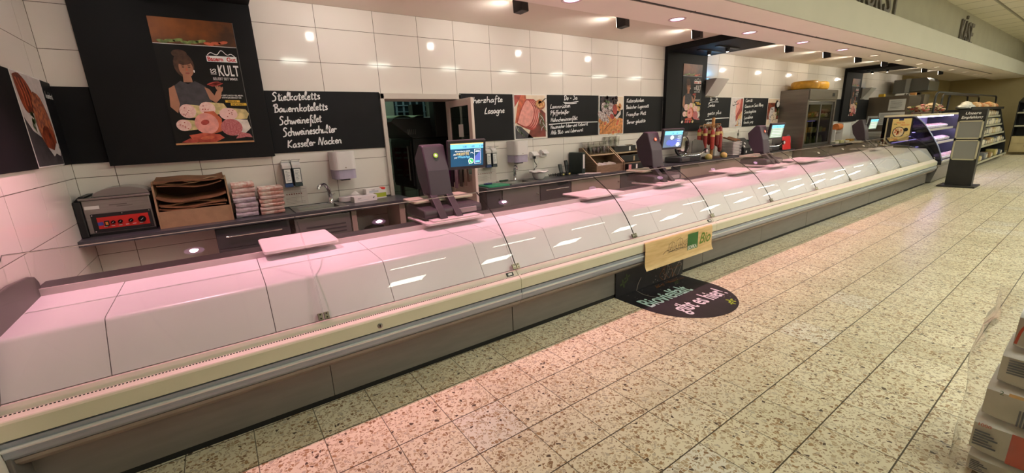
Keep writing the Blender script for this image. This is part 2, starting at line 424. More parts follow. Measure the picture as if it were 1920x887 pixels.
# main ceiling of mineral panels with a thin metal grid
def ceiling_material():
    M = bpy.data.materials.new('mineral_ceiling'); M.use_nodes = True
    nt = M.node_tree; b = nt.nodes['Principled BSDF']
    tc = nt.nodes.new('ShaderNodeTexCoord'); br = nt.nodes.new('ShaderNodeTexBrick')
    mp = nt.nodes.new('ShaderNodeMapping'); mp.inputs['Location'].default_value = (0.05, 0.56, 0)
    nt.links.new(tc.outputs['Object'], mp.inputs[0]); nt.links.new(mp.outputs[0], br.inputs['Vector'])
    br.offset = 0; br.inputs['Scale'].default_value = 1; br.inputs['Brick Width'].default_value = 0.853; br.inputs['Row Height'].default_value = 1.3
    br.inputs['Mortar Size'].default_value = 0.014; br.inputs['Mortar Smooth'].default_value = 0
    br.inputs['Color1'].default_value = (*S(214, 208, 186), 1); br.inputs['Color2'].default_value = (*S(208, 203, 180), 1); br.inputs['Mortar'].default_value = (*S(128, 120, 98), 1)
    nt.links.new(br.outputs['Color'], b.inputs['Base Color']); b.inputs['Roughness'].default_value = 0.85
    return M
c = MB(); c.box(-6, 25, -7, 2.6, 3.73, 3.85); struct(c.build('ceiling', ceiling_material()))
c = MB(); c.box(-6, 25, 2.05, 2.075, 3.722, 3.735); c.box(-6, 25, 0.75, 0.775, 3.722, 3.735)
struct(c.build('ceiling_grid_rail', mat('ceiling_rail', S(150, 144, 122), 0.5)))
BAND = mat('bulkhead_paint', S(246, 238, 230), 0.7, var=0.012, scale=2)
FASCIA = mat('fascia_paint', S(186, 182, 168), 0.75, var=0.015, scale=2)
c = MB(); c.box(-1.05, 25, 2.44, 3.34, 2.65, 2.76); struct(c.build('ceiling_bulkhead', BAND))
c = MB(); c.box(-1.05, 25, 2.42, 2.44, 2.649, 3.03); c.box(-1.05, 25, 2.44, 2.62, 3.0, 3.03); struct(c.build('trim_1', FASCIA))
c = MB(); c.box(-1.05, 25, 2.6, 2.75, 2.76, 3.85); struct(c.build('wall_upper', mat('upper_wall_shaded', S(160, 155, 136), .8, var=.03, scale=3)))  # shading against the fascia put into the colour as a darker tone
c = MB(); c.box(-1.05, 25, 3.34, 4.8, 2.73, 2.95); struct(c.build('ceiling_back', mat('ceiling_back_paint', S(222, 212, 198), 0.7, var=0.012, scale=2)))
SLOT = mat('slot_black', S(22, 20, 20), 0.6)
c = MB(); c.box(.6, 20.8, 2.815, 2.84, 2.6465, 2.652); c.box(.6, 20.8, 2.85, 2.856, 2.6475, 2.652, 1)
for x in range(1, 20): c.box(x + .35, x + .36, 2.8, 2.86, 2.6460, 2.652, 1)
struct(c.build('trim_2', [SLOT, mat('slot_shadow', S(120, 104, 98), 0.6)]))

# ------------------------------------------------------------------ pass-through: frame, leaf and the kitchen behind
FRAME = mat('door_frame_paint', S(196, 186, 176), 0.4, var=0.02)
c = MB(); c.box(OX0 - .012, OX0 + .03, 4.47, 4.82, 0, OZ + .01); c.box(OX1 - .02, OX1 + .012, 4.47, 4.82, 0, OZ + .01); c.box(OX0 - .012, OX1 + .012, 4.47, 4.82, OZ - .045, OZ + .012)
struct(c.build('door_1', FRAME, bevel=.004))
d = thing('door_leaf', 'narrow white swing door with tall glass pane, standing open', 'door', (2.385, 4.13, 0)); d['kind'] = 'structure'
c = MB()
for y0, y1, z0, z1 in ((4.13, 4.205, .02, 1.895), (4.655, 4.73, .02, 1.895), (4.205, 4.655, 1.82, 1.895), (4.205, 4.655, .98, 1.06), (4.205, 4.655, .02, .12)): c.box(2.365, 2.40, y0, y1, z0, z1)
c.box(2.375, 2.39, 4.205, 4.655, .12, .98)
c.build('leaf_frame', mat('door_leaf_paint', S(222, 208, 198), 0.35), d, bevel=.005)
c = MB(); c.box(2.380, 2.386, 4.20, 4.66, 1.055, 1.825); c.build('pane', glass('door_glass', (.35, .37, .36)), d)
c = MB(); c.box(2.3780, 2.3795, 4.36, 4.47, 1.48, 1.62); c.build('paper_note', PAPER, d)
for z in (.5, 1.55):
    c = MB(); c.lathe((2.385, 4.742, z), [(.012, -.05), (.012, .05)], 10); c.build('hinge', STEEL, d)
KT = mat('kitchen_tile', S(190, 200, 184), 0.3)
c = MB(); c.box(.6, 4.2, 7.0, 7.2, 0, 2.9)
for i in range(18):
    for k in range(9): c.box(.6 + .2 * i + .003, .8 + .2 * i - .003, 6.995, 7.01, .3 * k + .003, .3 * k + .297, 1)
struct(c.build('wall_kitchen', [GROUT, KT]))
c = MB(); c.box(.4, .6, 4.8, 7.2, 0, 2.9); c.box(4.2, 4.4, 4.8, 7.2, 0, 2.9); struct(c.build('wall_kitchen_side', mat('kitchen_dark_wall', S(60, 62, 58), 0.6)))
c = MB(); c.box(.4, 4.4, 4.8, 7.2, 2.9, 3.0); struct(c.build('ceiling_kitchen', PLASTER))

# ------------------------------------------------------------------ lights
TUBE = mat('tube_glow', (1, 1, 1), emit=TUBE_COL, estr=TUBE_E)
HOUSING = mat('lamp_housing', S(205, 205, 200), 0.5)
def ceiling_lamp(width):
    H_ = .45 if width < .1 else .3; t = thing('ceiling_light', 'fluorescent lamp under the shop ceiling', 'ceiling light', (0, 0, 3.73), 'fluorescent lamps over the shop floor')
    c = MB(); c.box(-H_ - .03, H_ + .03, -width / 2 - .03, width / 2 + .03, 3.67, 3.73); c.build('housing', HOUSING, t, bevel=.006)
    c = MB()
    if width < .1: c.box(-H_, H_, -width / 2, width / 2, 3.655, 3.672)
    else:
        c.box(-H_, H_, -width / 2, width / 2, 3.655, 3.672)
    c.build('diffuser', TUBE, t)
    return t
slim, wide = ceiling_lamp(.06), ceiling_lamp(.40)
first = [True, True]
for Y, k in ((.35, 0), (-.8, 1), (-2.6, 1), (-4.6, 1)):
    x = 2.25
    while x < 23.5:
        src = (slim, wide)[k]
        if first[k]: src.location = (x, Y, 3.73); first[k] = False
        else: dup(src, (x, Y, 3.73))
        x += 1.8 if Y > -1 else 2.4
RING = mat('downlight_ring', S(210, 190, 188), 0.3)
def downlight(x, col, watts, glow, name, y=3.1):
    kind = 'pink glowing' if col == PINK_COL else 'warm white'
    t = thing('recessed_downlight', 'round %s recessed downlight %s' % (kind, name), 'ceiling light', (x, y, 2.65), 'recessed downlights in the bulkhead')
    c = MB(); c.lathe((x, y, 2.65), [(.085, .004), (.098, .002), (.098, -.004), (.085, -.008), (.074, .0)], 32); c.build('ring', RING, t, smooth=True)
    c = MB(); c.lathe((x, y, 2.65), [(.072, -.0005), (.06, -.003)], 24); c.build('lamp', mat('downlight_glow_' + glow, (1, 1, 1), emit=(S(255, 190, 235) if glow == 'pink' else S(255, 236, 200)), estr=3.0 if glow == 'pink' else 1.6), t)
    spot('downlight_beam', (x, y, 2.635), (x, y - .02, 0), 86, .75, watts, col, .03)
XS = [-.29, 1.30, 2.892, 4.479, 6.065, 7.664, 9.25]
NM = ['nearest the tiled corner', 'over the chopping board beside the drawer unit', 'above the price scale nearest the pass-through', 'above the wooden dispenser box',
      'in line with the black wall frame holding the second poster', 'above the hanging sausages', 'above the fridge, last of the pink ones']
for x, nme in zip(XS, NM): downlight(x, PINK_COL, PINK_W * (1.0 if x < 9 else .55), 'pink', nme)
for i, x in enumerate([10.85, 12.4, 13.95, 15.5, 17.05, 18.6, 20.2, 21.8]):
    downlight(x, WARM_COL, WARM_W, 'warm', ['over the cheese counter', 'above the totem stand', 'above the far black wall frame', 'over the paper-covered cabinet', 'above the extractor hood', 'over the chilled packs', 'above the crisp shelves', 'closest to the far wall'][i])
LAMPF = mat('spot_lamp_face', (1, 1, 1), emit=S(255, 232, 210), estr=14.0)
def wall_spot(x, name, w_=SPOT_W, col=SPOT_COL, y=3.47):
    t = thing('ceiling_spotlight', 'black square spotlight %s' % name, 'spotlight', (x, y, 2.73), 'black spotlights washing the tiled wall')
    ax = Vector((-.18, .97, -.08)).normalized(); up = Vector((0, 0, 1)); sd = ax.cross(up).normalized(); up = sd.cross(ax).normalized()
    ctr = Vector((x, y, 2.655))
    c = MB(); c.obox(ctr, sd * .05, up * .058, ax * .055); c.build('head', BLACKP, t, bevel=.006)
    c = MB(); c.tube([(x, y, 2.73), (x, y, 2.70)], .013); c.build('stem', BLACKP, t)
    c = MB(); c.obox(ctr + ax * .0565, sd * .042, up * .046, ax * .0015); c.build('lamp', LAMPF, t)
    p = ctr + ax * .085
    spot('spot_beam', p, p + Vector((-.30, 1.0, -.55)), 145, .9, w_, col, .016)
for i, x in enumerate([-.45, 1.12, 2.588, 4.012, 5.464, 8.118, 9.665, 11.255, 12.909]):
    wall_spot(x, ['by the big black wall frame', 'above the menu board with five pork cuts', 'just past the kitchen doorway', 'above the sliced ham picture', 'beside the second black frame',
                  'past the insect lamp', 'above the stainless fridge', 'above the cheese wheels', 'before the far black frame'][i], SPOT_W, SPOT_COL if x < 7 else SPOT2_COL)
for x, nme in ((16.2, 'above the notice-covered cabinet'), (17.9, 'over the extractor hood')): wall_spot(x, nme, SPOT_W * .7, SPOT2_COL)
k = MB(); t = thing('kitchen_light', 'pale tube lamp on the kitchen ceiling behind the doorway', 'ceiling light', (2.2, 6.3, 2.9))
k.box(1.6, 2.8, 6.2, 6.4, 2.85, 2.9); k.build('housing', HOUSING, t)
k = MB(); k.box(1.65, 2.75, 6.25, 6.35, 2.835, 2.851); k.build('diffuser', mat('kitchen_glow', (1, 1, 1), emit=(.75, 1, .8), estr=KITCHEN_E), t)

# upper letters on the wall above the fascia
LET = mat('sign_letter', S(92, 84, 74), 0.6, var=0.12, scale=20, stretch=(.2, 1, 4))
def letters(txt, x0, x1, z0, h, label):
    t = thing('sign_lettering', label, 'sign', (x0, 2.6, z0))
    wd = (x1 - x0) / len(txt)
    for i, ch in enumerate(txt):
        tv, tf = text_geo(ch, .012, 'LEFT', 0)
        xs = [p[0] for p in tv]; hh = .73
        s_ = wd * .84 / (max(xs) - min(xs)); c = MB(); n = len(tv)
        P = [(x0 + i * wd + (p[0] - min(xs)) * s_, p[1] * h / hh + z0) for p in tv]
        c.add([(a, 2.565, b) for a, b in P] + [(a, 2.598, b) for a, b in P], tf + [tuple(j + n for j in f[::-1]) for f in tf])
        E_ = {}
        for f in tf:
            for a, b in zip(f, f[1:] + f[:1]): E_[(a, b)] = 1
        c.f += [(a, b, b + n, a + n) for (a, b) in E_ if (b, a) not in E_]; c.m += [0] * (len(c.f) - len(c.m))
        c.build('letter', LET, t)
letters('WURST', 7.95, 9.86, 3.10, .48, 'dark wooden letters spelling WURST above the bulkhead')
letters('K\u00c4SE', 14.3, 15.6, 3.085, .48, 'dark wooden letters spelling K\u00c4SE above the bulkhead')
# ------------------------------------------------------------------ refrigerated glass counter, five units in a row
DECK = mat('white_deck_sheet', S(224, 222, 225), 0.3, var=0.01, scale=5)
PLINTH = mat('plinth_sheet', S(122, 118, 114), 0.38, 0.35, var=0.05, scale=4, stretch=(1, 1, 6))
BUMP = mat('bumper_aluminium', S(150, 157, 167), 0.36, 0.3, var=0.02, scale=3, stretch=(.2, 6, 6))
BUMPLOW = mat('bumper_underside', S(140, 130, 120), 0.5, var=0.06, scale=6)
CREAM = mat('cream_front_rail', S(206, 203, 180), 0.42, var=0.02, scale=6)
SILL = mat('sill_plastic', S(226, 214, 202), 0.4, var=0.02, scale=7)
TUB = mat('tub_dark', S(58, 54, 54), 0.6)
LEDGE = mat('rear_ledge', S(58, 53, 55), 0.4, 0.2)
LEDGEF = mat('ledge_front_edge', S(206, 190, 190), 0.3)
GLASSM = glass('counter_glass', (.965, .965, .962))
GEDGE_HL = mat('glass_edge_highlight', S(214, 196, 194), 0.25)
GSEAM = mat('glass_cut_edge', S(40, 46, 42), 0.3)
HINGE = mat('hinge_bracket', S(176, 174, 150), 0.4, 0.2)
BLK = mat('black_gap', S(14, 13, 13), 0.7)
YR = -0.0055
def cy(x): return -0.0055 * (x - 2.3)
GP = smooth_line([(2.353, .556), (2.412, .658), (2.492, .768), (2.608, .893), (2.738, .986), (2.864, 1.060)], 4)
def counter(x0, x1, seams, kicks, panels, label, cream=False, fine=True):
    t = thing('refrigerated_counter', label, 'refrigerated counter', (x0, 2.43, 0), 'refrigerated glass counter units in a row')
    k = [x0 + .0015] + [q for q in kicks if x0 < q < x1] + [x1 - .0015]
    for a, b in zip(k, k[1:]):
        c = MB(); c.box(a + .0012, b - .0012, 2.43, 2.47, .035, .27); c.build('plinth_panel', PLINTH, t, bevel=.002)
    c = MB(); c.box(x0, x1, 2.437, 2.5, 0.001, .04); c.build('base_rail', BLK, t)
    c = MB(); c.prism([(2.468, .04), (3.265, .04), (3.265, .70), (3.08, .74), (2.56, .72), (2.42, .50), (2.40, .30), (2.468, .27)], 'x', x0 + .001, x1 - .001); c.build('body', TUB, t)
    a, b = x0 + .002, x1 - .002
    c = MB(); c.prism([(2.445, .244), (2.40, .254), (2.352, .276), (2.318, .306), (2.313, .324), (2.36, .34), (2.445, .34)], 'x', a, b, 1)
    c.prism([(2.322, .324), (2.322, .331), (2.36, .331), (2.36, .324)], 'x', a, b, 3); c.prism([(2.308, .331), (2.297, .345), (2.294, .36), (2.294, .378), (2.345, .378), (2.36, .331)], 'x', a, b, 0)
    c.prism([(2.287, .378), (2.285, .386), (2.291, .391), (2.345, .391), (2.345, .378)], 'x', a, b, 2)
    c.prism([(2.300, .391), (2.299, .412), (2.345, .412), (2.345, .391)], 'x', a, b, 0)
    c.prism([(2.312, .412), (2.312, .421), (2.36, .421), (2.36, .412)], 'x', a, b, 3)
    c.build('bumper', [BUMP, BUMPLOW, mat('bumper_bead', S(214, 218, 220), .25, .3), BLK], t)
    c = MB(); c.prism([(2.297, .421), (2.297, .490), (2.302, .4985), (2.36, .5), (2.40, .47), (2.40, .421)], 'x', a, b); c.build('front_rail', CREAM, t)
    c = MB(); c.prism([(2.302, .4985), (2.3055, .503), (2.326, .5155), (2.331, .5155), (2.356, .545), (2.372, .545), (2.40, .50), (2.36, .49)], 'x', a, b); c.build('sill', SILL, t)
    if fine:
        c = MB(); x = x0 + .02
        while x < x1 - .02: c.box(x, x + .007, 2.3235, 2.3275, .5135, .5168); x += .0125
        c.build('air_slots', BLK, t)
    # deck sheets
    line = [(2.372, .548), (2.503, .752), (2.511, .763), (2.522, .7695), (2.54, .7725), (3.078, .7905)]
    k = [x0] + [q for q in panels if x0 < q < x1] + [x1]
    for a, b in zip(k, k[1:]):
        c = MB(); c.sheet(line, 'x', a + .0017, b - .0017, -.008); c.build('deck_panel', DECK, t, smooth=True)
    c = MB(); c.box(x0, x1, 3.083, 3.27, .70, .826); c.box(x0, x1, 3.078, 3.083, .76, .826, 1); c.box(x0, x1, 3.078, 3.09, .826, .829, 1); c.build('rear_ledge', [LEDGE, LEDGEF], t)
    c = MB(); c.box(x0, x1, 3.268, 3.30, .02, .72); c.build('back_panel', PLINTH, t)
    k = [x0] + [q for q in seams if x0 < q < x1] + [x1]
    for a, b in zip(k, k[1:]):
        c = MB(); c.sheet(GP, 'x', a + .0022, b - .0022, .007, 0, 1)
        # pale strip, highlight of the polished top edge painted in
        q = GP[-1]; c.box(a + .003, b - .003, q[0] - .0035, q[0] + .0035, q[1] - .0005, q[1] + .004, 2)
        c.build('glass_pane', [GLASSM, GSEAM, GEDGE_HL], t, smooth=True)
        for xx in (a, b):
            c = MB()
            for s_ in (-1, 1):
                if xx < -.5 or (xx + s_ * .03 < x0) or (xx + s_ * .03 > x1): continue
                c.obox((xx + s_ * .016, 2.357, .575), (.013, 0, 0), (0, .010, .017), (0, .0065, -.004))
                for e in (-1, 1): c.obox((xx + s_ * .016, 2.3505 + .010 * e * .55, .579 + e * .0095), (.004, 0, 0), (0, .002, .0034), (0, .003, -.002), 1)
            if c.v: c.build('hinge', [HINGE, mat('hinge_screw', S(70, 68, 56), .4)], t, bevel=.002)
    return t
KX = [.34, 2.90, 5.44, 7.97, 10.6]
PX = [-.54, .105, .744, 1.385, 2.02, 2.66, 3.30, 3.94, 4.58, 5.22, 5.86, 6.5, 7.14, 7.78, 8.42, 9.06, 9.7, 10.34, 10.98, 11.62, 12.26]
CO = []
CO.append(counter(-.8885, 1.64, [.34], KX, PX, 'first glass-fronted meat counter unit, ending at the tiled side wall'))
CO.append(counter(1.64, 4.16, [2.93], KX, PX, 'meat counter unit whose front wears the wood-print banner'))
CO.append(counter(4.16, 6.73, [5.44], KX, PX, 'meat counter unit just past the wood-print banner, no sticker on it'))
CO.append(counter(6.73, 9.22, [7.95], KX, PX, 'meat counter unit between the banner-free unit and the cheese counter', fine=False))
CO.append(counter(9.22, 12.72, [10.4, 11.56], KX, PX, 'greenish-lit cheese counter unit at the far end by the totem', fine=False))
t = CO[0]
c = MB(); c.prism([(2.30, .25), (2.45, .0), (3.12, .0), (3.12, .86), (3.085, .897), (3.02, .915), (2.80, .935), (2.6, .93), (2.45, .80), (2.36, .66), (2.30, .52)], 'x', -.8885, -.870)
c.build('end_cheek', mat('end_cheek', S(96, 92, 88), .5, var=.05, scale=9), t, bevel=.006)
c = MB(); c.lathe((.62, 2.299, .452), [(.016, .004), (.016, -.004), (.012, -.006)], 16, ax='y'); c.obox((.62, 2.292, .452), (.004, 0, 0), (0, .001, 0), (0, 0, .009), 1); c.build('lock', [STEEL, BLK], t, smooth=True)
for tt, xx in ((CO[0], 1.575), (CO[1], 4.09)):
    c = MB(); c.obox((xx, 2.3435, .5315), (.028, 0, 0), (0, .009, .0108), (0, .003, -.0025)); c.obox((xx, 2.3400, .5345), (.016, 0, 0), (0, .005, .006), (0, .001, -.0008), 1); c.build('thermometer', [BLACKP, PAPER], tt)
c = MB(); c.sheet(GP + [(2.9, 1.075)], 'x', 12.72, 12.726, .006); c.build('end_glass', glass('end_glass', (.7, .72, .7)), CO[4])
for r in CO:
    r.location.y = 2.43 + cy(r.location.x); r.rotation_euler = (0, 0, YR)

# ------------------------------------------------------------------ sticker on the floor, dark print on the plinth, wood-print banner
NAVY = mat('sticker_dark', S(28, 24, 29), 0.5, var=.25, scale=7)
MINT = mat('sticker_mint', S(176, 208, 204), .6); LIL = mat('sticker_white', S(222, 212, 222), .6); GRN = mat('leaf_green', S(150, 170, 40), .6); TWIG = mat('twig_grey', S(140, 130, 124), .7)
WOODP = mat('banner_wood', S(206, 172, 118), .5, col2=S(220, 188, 136), scale=5, stretch=(1, 1, 9))
fz = lambda u, v, l: (u, v, .0012 + l * .0005)
def leaf(c, fr, u, v, s_, layer, mi):
    for k in range(4):
        a = k * 1.5 + .4; c.ell(fr, u + math.cos(a) * s_, v + math.sin(a) * s_ * .8, s_ * .75, s_ * .36, layer, mi, a, 10)
c = MB(); X0, X1 = 2.77, 3.745
xm = (X0 + X1) / 2; hw = (X1 - X0) / 2
out = [(X0, 2.425)] + [(xm - hw * math.cos(a), 2.10 - .49 * math.sin(a)) for a in [PI * i / 30 for i in range(31)]] + [(X1, 2.425)]
c.prism(out, 'z', .0004, .0012)
c.text(fz, 'Biovielfalt', 2.84, 2.085, .235, 1, 1, sx=.68, bold=.03)
c.text(fz, 'gibt es hier!', 2.965, 1.84, .235, 1, 2, sx=.60, bold=.03)
leaf(c, fz, 3.48, 1.735, .028, 1, 3); leaf(c, fz, 3.435, 1.70, .02, 1, 3); leaf(c, fz, 3.52, 2.3, .022, 1, 4); leaf(c, fz, 3.58, 2.33, .018, 1, 4)
random.seed(5)
for i in range(16): c.ell(fz, random.uniform(2.9, 3.65), random.uniform(2.25, 2.4), .005, .004, 1, 5, 0, 8)
for i in range(7): c.ell(fz, random.uniform(3.48, 3.62), random.uniform(1.7, 1.82), .006, .004, 1, 5, 0, 8)
for a in range(7):
    p = (3.3 + .05 * a, 2.38); c.stroke(fz, smooth_line([p, (p[0] + random.uniform(-.1, .1), 2.33), (p[0] + random.uniform(-.14, .14), 2.36)]), .006, 1, 6)
c.stroke(fz, smooth_line([(3.06, 2.42), (3.03, 2.3), (3.06, 2.2)]), .008, 1, 5)
s_ = c.build('floor_sticker', [NAVY, MINT, LIL, GRN, mat('leaf_dark', S(60, 74, 40), .6), TWIG, mat('leaf_litter', S(120, 74, 40), .7)])
tag(s_, 'dark rounded floor sticker with big slogan in front of the meat counter', 'floor sticker')
fk = lambda u, v, l: (u, 2.4165 + cy(u) - l * .0005, v)
c = MB(); c.add([(u, 2.4235 + cy(u) - d_, z) for d_ in (0, .004) for u, z in ((X0, .003), (3.79, .003), (3.79, .24), (X0, .24))], [(0, 1, 2, 3), (7, 6, 5, 4), (0, 4, 5, 1), (1, 5, 6, 2), (2, 6, 7, 3), (3, 7, 4, 0)])
leaf(c, fk, 2.87, .12, .03, 1, 1); leaf(c, fk, 2.92, .17, .025, 1, 1)
for i in range(22): c.ell(fk, random.uniform(3.3, 3.75), random.uniform(.02, .2), .006, .006, 1, 2, 0, 8)
for i in range(12):
    u = random.uniform(3.35, 3.7); c.stroke(fk, smooth_line([(u, .01), (u + random.uniform(-.08, .08), random.uniform(.06, .12)), (u + random.uniform(-.12, .12), random.uniform(.1, .2))]), .005, 1, 2 + i % 2)
c.stroke(fk, smooth_line([(3.06, .004), (3.075, .06), (3.12, .12)]), .009, 1, 2)
tag(c.build('plinth_print', [NAVY, mat('leaf_dark', S(60, 74, 40)), TWIG, mat('leaf_litter', S(120, 74, 40))]), 'dark printed sheet with twigs on the plinth above the floor sticker', 'sticker')
# banner hugging the rail and hanging loose below the bumper
bl = smooth_line([(2.2975, .507), (2.286, .497), (2.2805, .46), (2.2795, .39), (2.280, .33), (2.275, .285), (2.258, .25)], 3)
BX0, BX1 = 2.985, 4.055
c = MB(); c.sheet([(p[0], p[1]) for p in bl], 'x', BX0, BX1, .0012)
fb = lambda u, v, l: (u, 2.2788 - l * .0005, v)
c.add([fb(3.625, .315, 1), fb(3.80, .315, 1), fb(3.80, .478, 1), fb(3.625, .478, 1)], [(0, 1, 2, 3)], 1)
c.text(fb, 'EDEKA', 3.632, .322, .05, 2, 2, sx=.98, bold=.03)
c.text(fb, 'Bio', 3.82, .345, .155, 1, 3, sx=.95, bold=.03, shear=.35)
for dx, sc_ in ((0, 1.0), (.12, 1.25), (.235, .8)):          # little sketched houses and trees
    x, h = 3.33 + dx, .07 * sc_
    for pts in ([(x, .36), (x, .36 + h), (x + .05, .38 + h), (x + .09, .36 + h), (x + .09, .355)], [(x + .02, .36 + h * .3), (x + .05, .36 + h * 1.1), (x + .07, .36 + h * .2)], [(x - .02, .352), (x + .1, .358)], [(x + .03, .36), (x + .03, .36 + h * .5), (x + .055, .36 + h * .5), (x + .055, .36)]):
        c.stroke(fb, pts, .004, 1, 4)
c.stroke(fb, smooth_line([(3.24, .352), (3.30, .378), (3.36, .36), (3.45, .37), (3.58, .362)]), .005, 1, 4)
for i in range(14): c.ell(fb, random.uniform(3.3, 3.6), random.uniform(.355, .41), .004, .006, 1, 4, random.random(), 7)
b_ = c.build('wood_banner', [WOODP, mat('banner_green', S(36, 104, 38), .5, var=.15, scale=4), mat('banner_white', S(235, 235, 228), .5), mat('banner_leafgreen', S(98, 128, 30), .5), mat('banner_sketch', S(92, 78, 60), .6)], origin=(3.5, 2.28, .25))
tag(b_, 'wood-print paper banner with green square logo wrapped over the counter bumper', 'banner')
b_.location.y += cy(3.5)

# ------------------------------------------------------------------ chopping boards on the rear ledge
PINKB = mat('chopping_board_plastic', S(218, 206, 206), .45, var=.02, scale=9)
def rrect(x0, x1, y0, y1, r, n=5):
    o = []
    for cx_, cy_, a0 in ((x1 - r, y0 + r, -PI / 2), (x1 - r, y1 - r, 0), (x0 + r, y1 - r, PI / 2), (x0 + r, y0 + r, PI)):
        o += [(cx_ + r * math.cos(a0 + PI / 2 * i / n), cy_ + r * math.sin(a0 + PI / 2 * i / n)) for i in range(n + 1)]
    return o
def board(x0, x1, y0, y1, label):
    dy = cy((x0 + x1) / 2)
    c = MB(); c.prism(rrect(x0, x1, y0 + dy, y1 + dy, .03), 'z', .8292, .8492)
    tag(c.build('chopping_board', PINKB, origin=((x0 + x1) / 2, (y0 + y1) / 2 + dy, .8292), bevel=.004), label, 'chopping board', 'white chopping boards on the counter ledge')
board(.148, .60, 2.965, 3.415, 'white plastic chopping board in front of the dark drawer unit')
board(2.96, 3.52, 2.965, 3.36, 'white plastic chopping board below the ham picture and soap dispensers')
board(5.72, 6.42, 2.965, 3.36, 'white plastic chopping board beside the sausages, partly under a scale plate')
board(7.78, 8.62, 2.93, 3.36, 'white plastic chopping board in front of the red-guarded slicer')

# ------------------------------------------------------------------ customer price scales
SCALE = mat('scale_plum_plastic', S(56, 48, 57), .45, var=.04, scale=12)
SCALE2 = mat('scale_dark_plastic', S(46, 42, 48), .45)
SCR_B = mat('screen_blue', S(20, 66, 100), .3, emit=S(26, 78, 112), estr=.75)
SCR_D = mat('screen_dim', S(90, 110, 140), .3, emit=S(90, 110, 140), estr=.8)
SCR_L = mat('screen_light', S(120, 200, 235), .3, emit=S(120, 205, 240), estr=.9)
SCR_G = mat('screen_green', S(150, 170, 150), .3, emit=S(150, 172, 156), estr=.7)
SCR_W = mat('screen_white', S(235, 240, 240), .3, emit=S(230, 238, 240), estr=.9)
SCR_Y = mat('screen_yellow', S(236, 205, 120), .3, emit=S(236, 205, 120), estr=.9)
SCR_GR = mat('screen_logo_green', S(60, 190, 110), .3, emit=S(52, 190, 110), estr=.8)
SCR_V = mat('screen_violet', S(90, 110, 190), .3, emit=S(90, 105, 190), estr=.8)
def scale(x, mode, label, badge, rail=True):
    y = 3.0 + cy(x); z = .8292
    t = thing('price_scale', label, 'scale', (x, y, z), 'customer price scales on the counter ledge')
    X = lambda q: x + q
    # white base plate
    c = MB(); c.prism(rrect(X(-.16), X(.36), y - .02, y + .42, .03), 'z', z, z + .018); c.prism(rrect(X(-.10), X(.33), y + .0, y + .4, .02), 'z', z + .018, z + .03); c.build('base_plate', PINKB, t, bevel=.004)
    # body with receipt printer, curved shoulder
    prof = [(y + .10, z + .03), (y + .09, z + .07), (y + .105, z + .105), (y + .44, z + .125), (y + .50, z + .10), (y + .50, z + .03)]
    c = MB(); c.prism(prof, 'x', X(-.13), X(.40)); c.build('body', SCALE, t, bevel=.012)
    c = MB(); c.box(X(.17), X(.34), y + .082, y + .10, z + .045, z + .085); c.build('nameplate', mat('scale_label', S(158, 146, 150), .5), t, bevel=.002)
    c = MB(); c.prism(rrect(X(-.15), X(.41), y + .24, y + .52, .03), 'z', z + .142, z + .162); c.build('weighing_plate', mat('weigh_plate', S(206, 198, 176), .35, .3), t, bevel=.004)
    c = MB(); c.box(X(.05), X(.2), y + .28, y + .42, z + .125, z + .143); c.build('plate_support', SCALE2, t)
    # two legs that carry the tower
    for a, b in ((-.02, .045), (.125, .185)):
        c = MB(); c.prism([(y + .03, z + .03), (y + .088, z + .03), (y + .30, z + .22), (y + .22, z + .22)], 'x', X(a), X(b)); c.build('leg', SCALE2, t, bevel=.005)
    # tower: slanted shell, bends away from the customer
    prof = [(y + .20, z + .19), (y + .235, z + .40), (y + .30, z + .605), (y + .36, z + .615), (y + .475, z + .50), (y + .44, z + .33), (y + .35, z + .19)]
    c = MB(); c.prism(prof, 'x', X(-.02), X(.185)); c.build('tower', SCALE, t, bevel=.012)
    n = Vector((0, -.205, .065)).normalized()
    c = MB(); ctr = Vector((X(.085), y + .27, z + .52)) + n * .006
    u = Vector((1, 0, 0)); v = n.cross(u).normalized() * -1
    ring = [ctr + u * .02 * math.cos(a) + v * .02 * math.sin(a) for a in [2 * PI * i / 18 for i in range(18)]]
    c.add(ring + [p + n * .004 for p in ring], [tuple(range(18)), tuple(range(18, 36))] + [(i, (i + 1) % 18, 18 + (i + 1) % 18, 18 + i) for i in range(18)])
    ring = [ctr + n * .0046 + u * .010 * math.cos(a) + v * .010 * math.sin(a) for a in [2 * PI * i / 18 for i in range(18)]]
    c.add(ring, [tuple(range(18))], 1); c.build('badge', [badge, PAPER], t)
    # customer screen, turned a little
    R_ = Matrix.Rotation(-.16, 3, 'Z') @ Matrix.Rotation(.16, 3, 'X')
    u, v, n = R_ @ Vector((1, 0, 0)), R_ @ Vector((0, 0, 1)), R_ @ Vector((0, -1, 0))
    ctr = Vector((X(.355), y + .225, z + .515))
    mon = MB(); mon.obox(ctr, u * .172, v * .125, n * .018); mon.obox(ctr - n * .03, u * .12, v * .09, n * .015)
    mon_o = mon.build('monitor', SCALE2, t, bevel=.006)
    fr = lambda a, b, l: ctr + u * a + v * b + n * (.0185 + l * .0004)
    c = MB(); hx, hy = .148, .098
    q = lambda a0, a1, b0, b1: [(a0, b0), (a1, b0), (a1, b1), (a0, b1)]
    c.add([ctr + u * a + v * b + n * (.017 + e) for e in (0, .0014) for a, b in q(-hx, hx, -hy, hy)], [(0, 1, 2, 3), (7, 6, 5, 4), (0, 4, 5, 1), (1, 5, 6, 2), (2, 6, 7, 3), (3, 7, 4, 0)], 0)
    fr2 = lambda a, b, l: ctr + u * a + v * b + n * (.0186 + l * .0004)
    c.flat(fr2, q(-hx, hx, .052, hy), 1, 1)
    for a in (-.04, .03, .11): c.text(fr2, '1.00', a, .062, .022, 2, 0, sx=1, bold=.02)
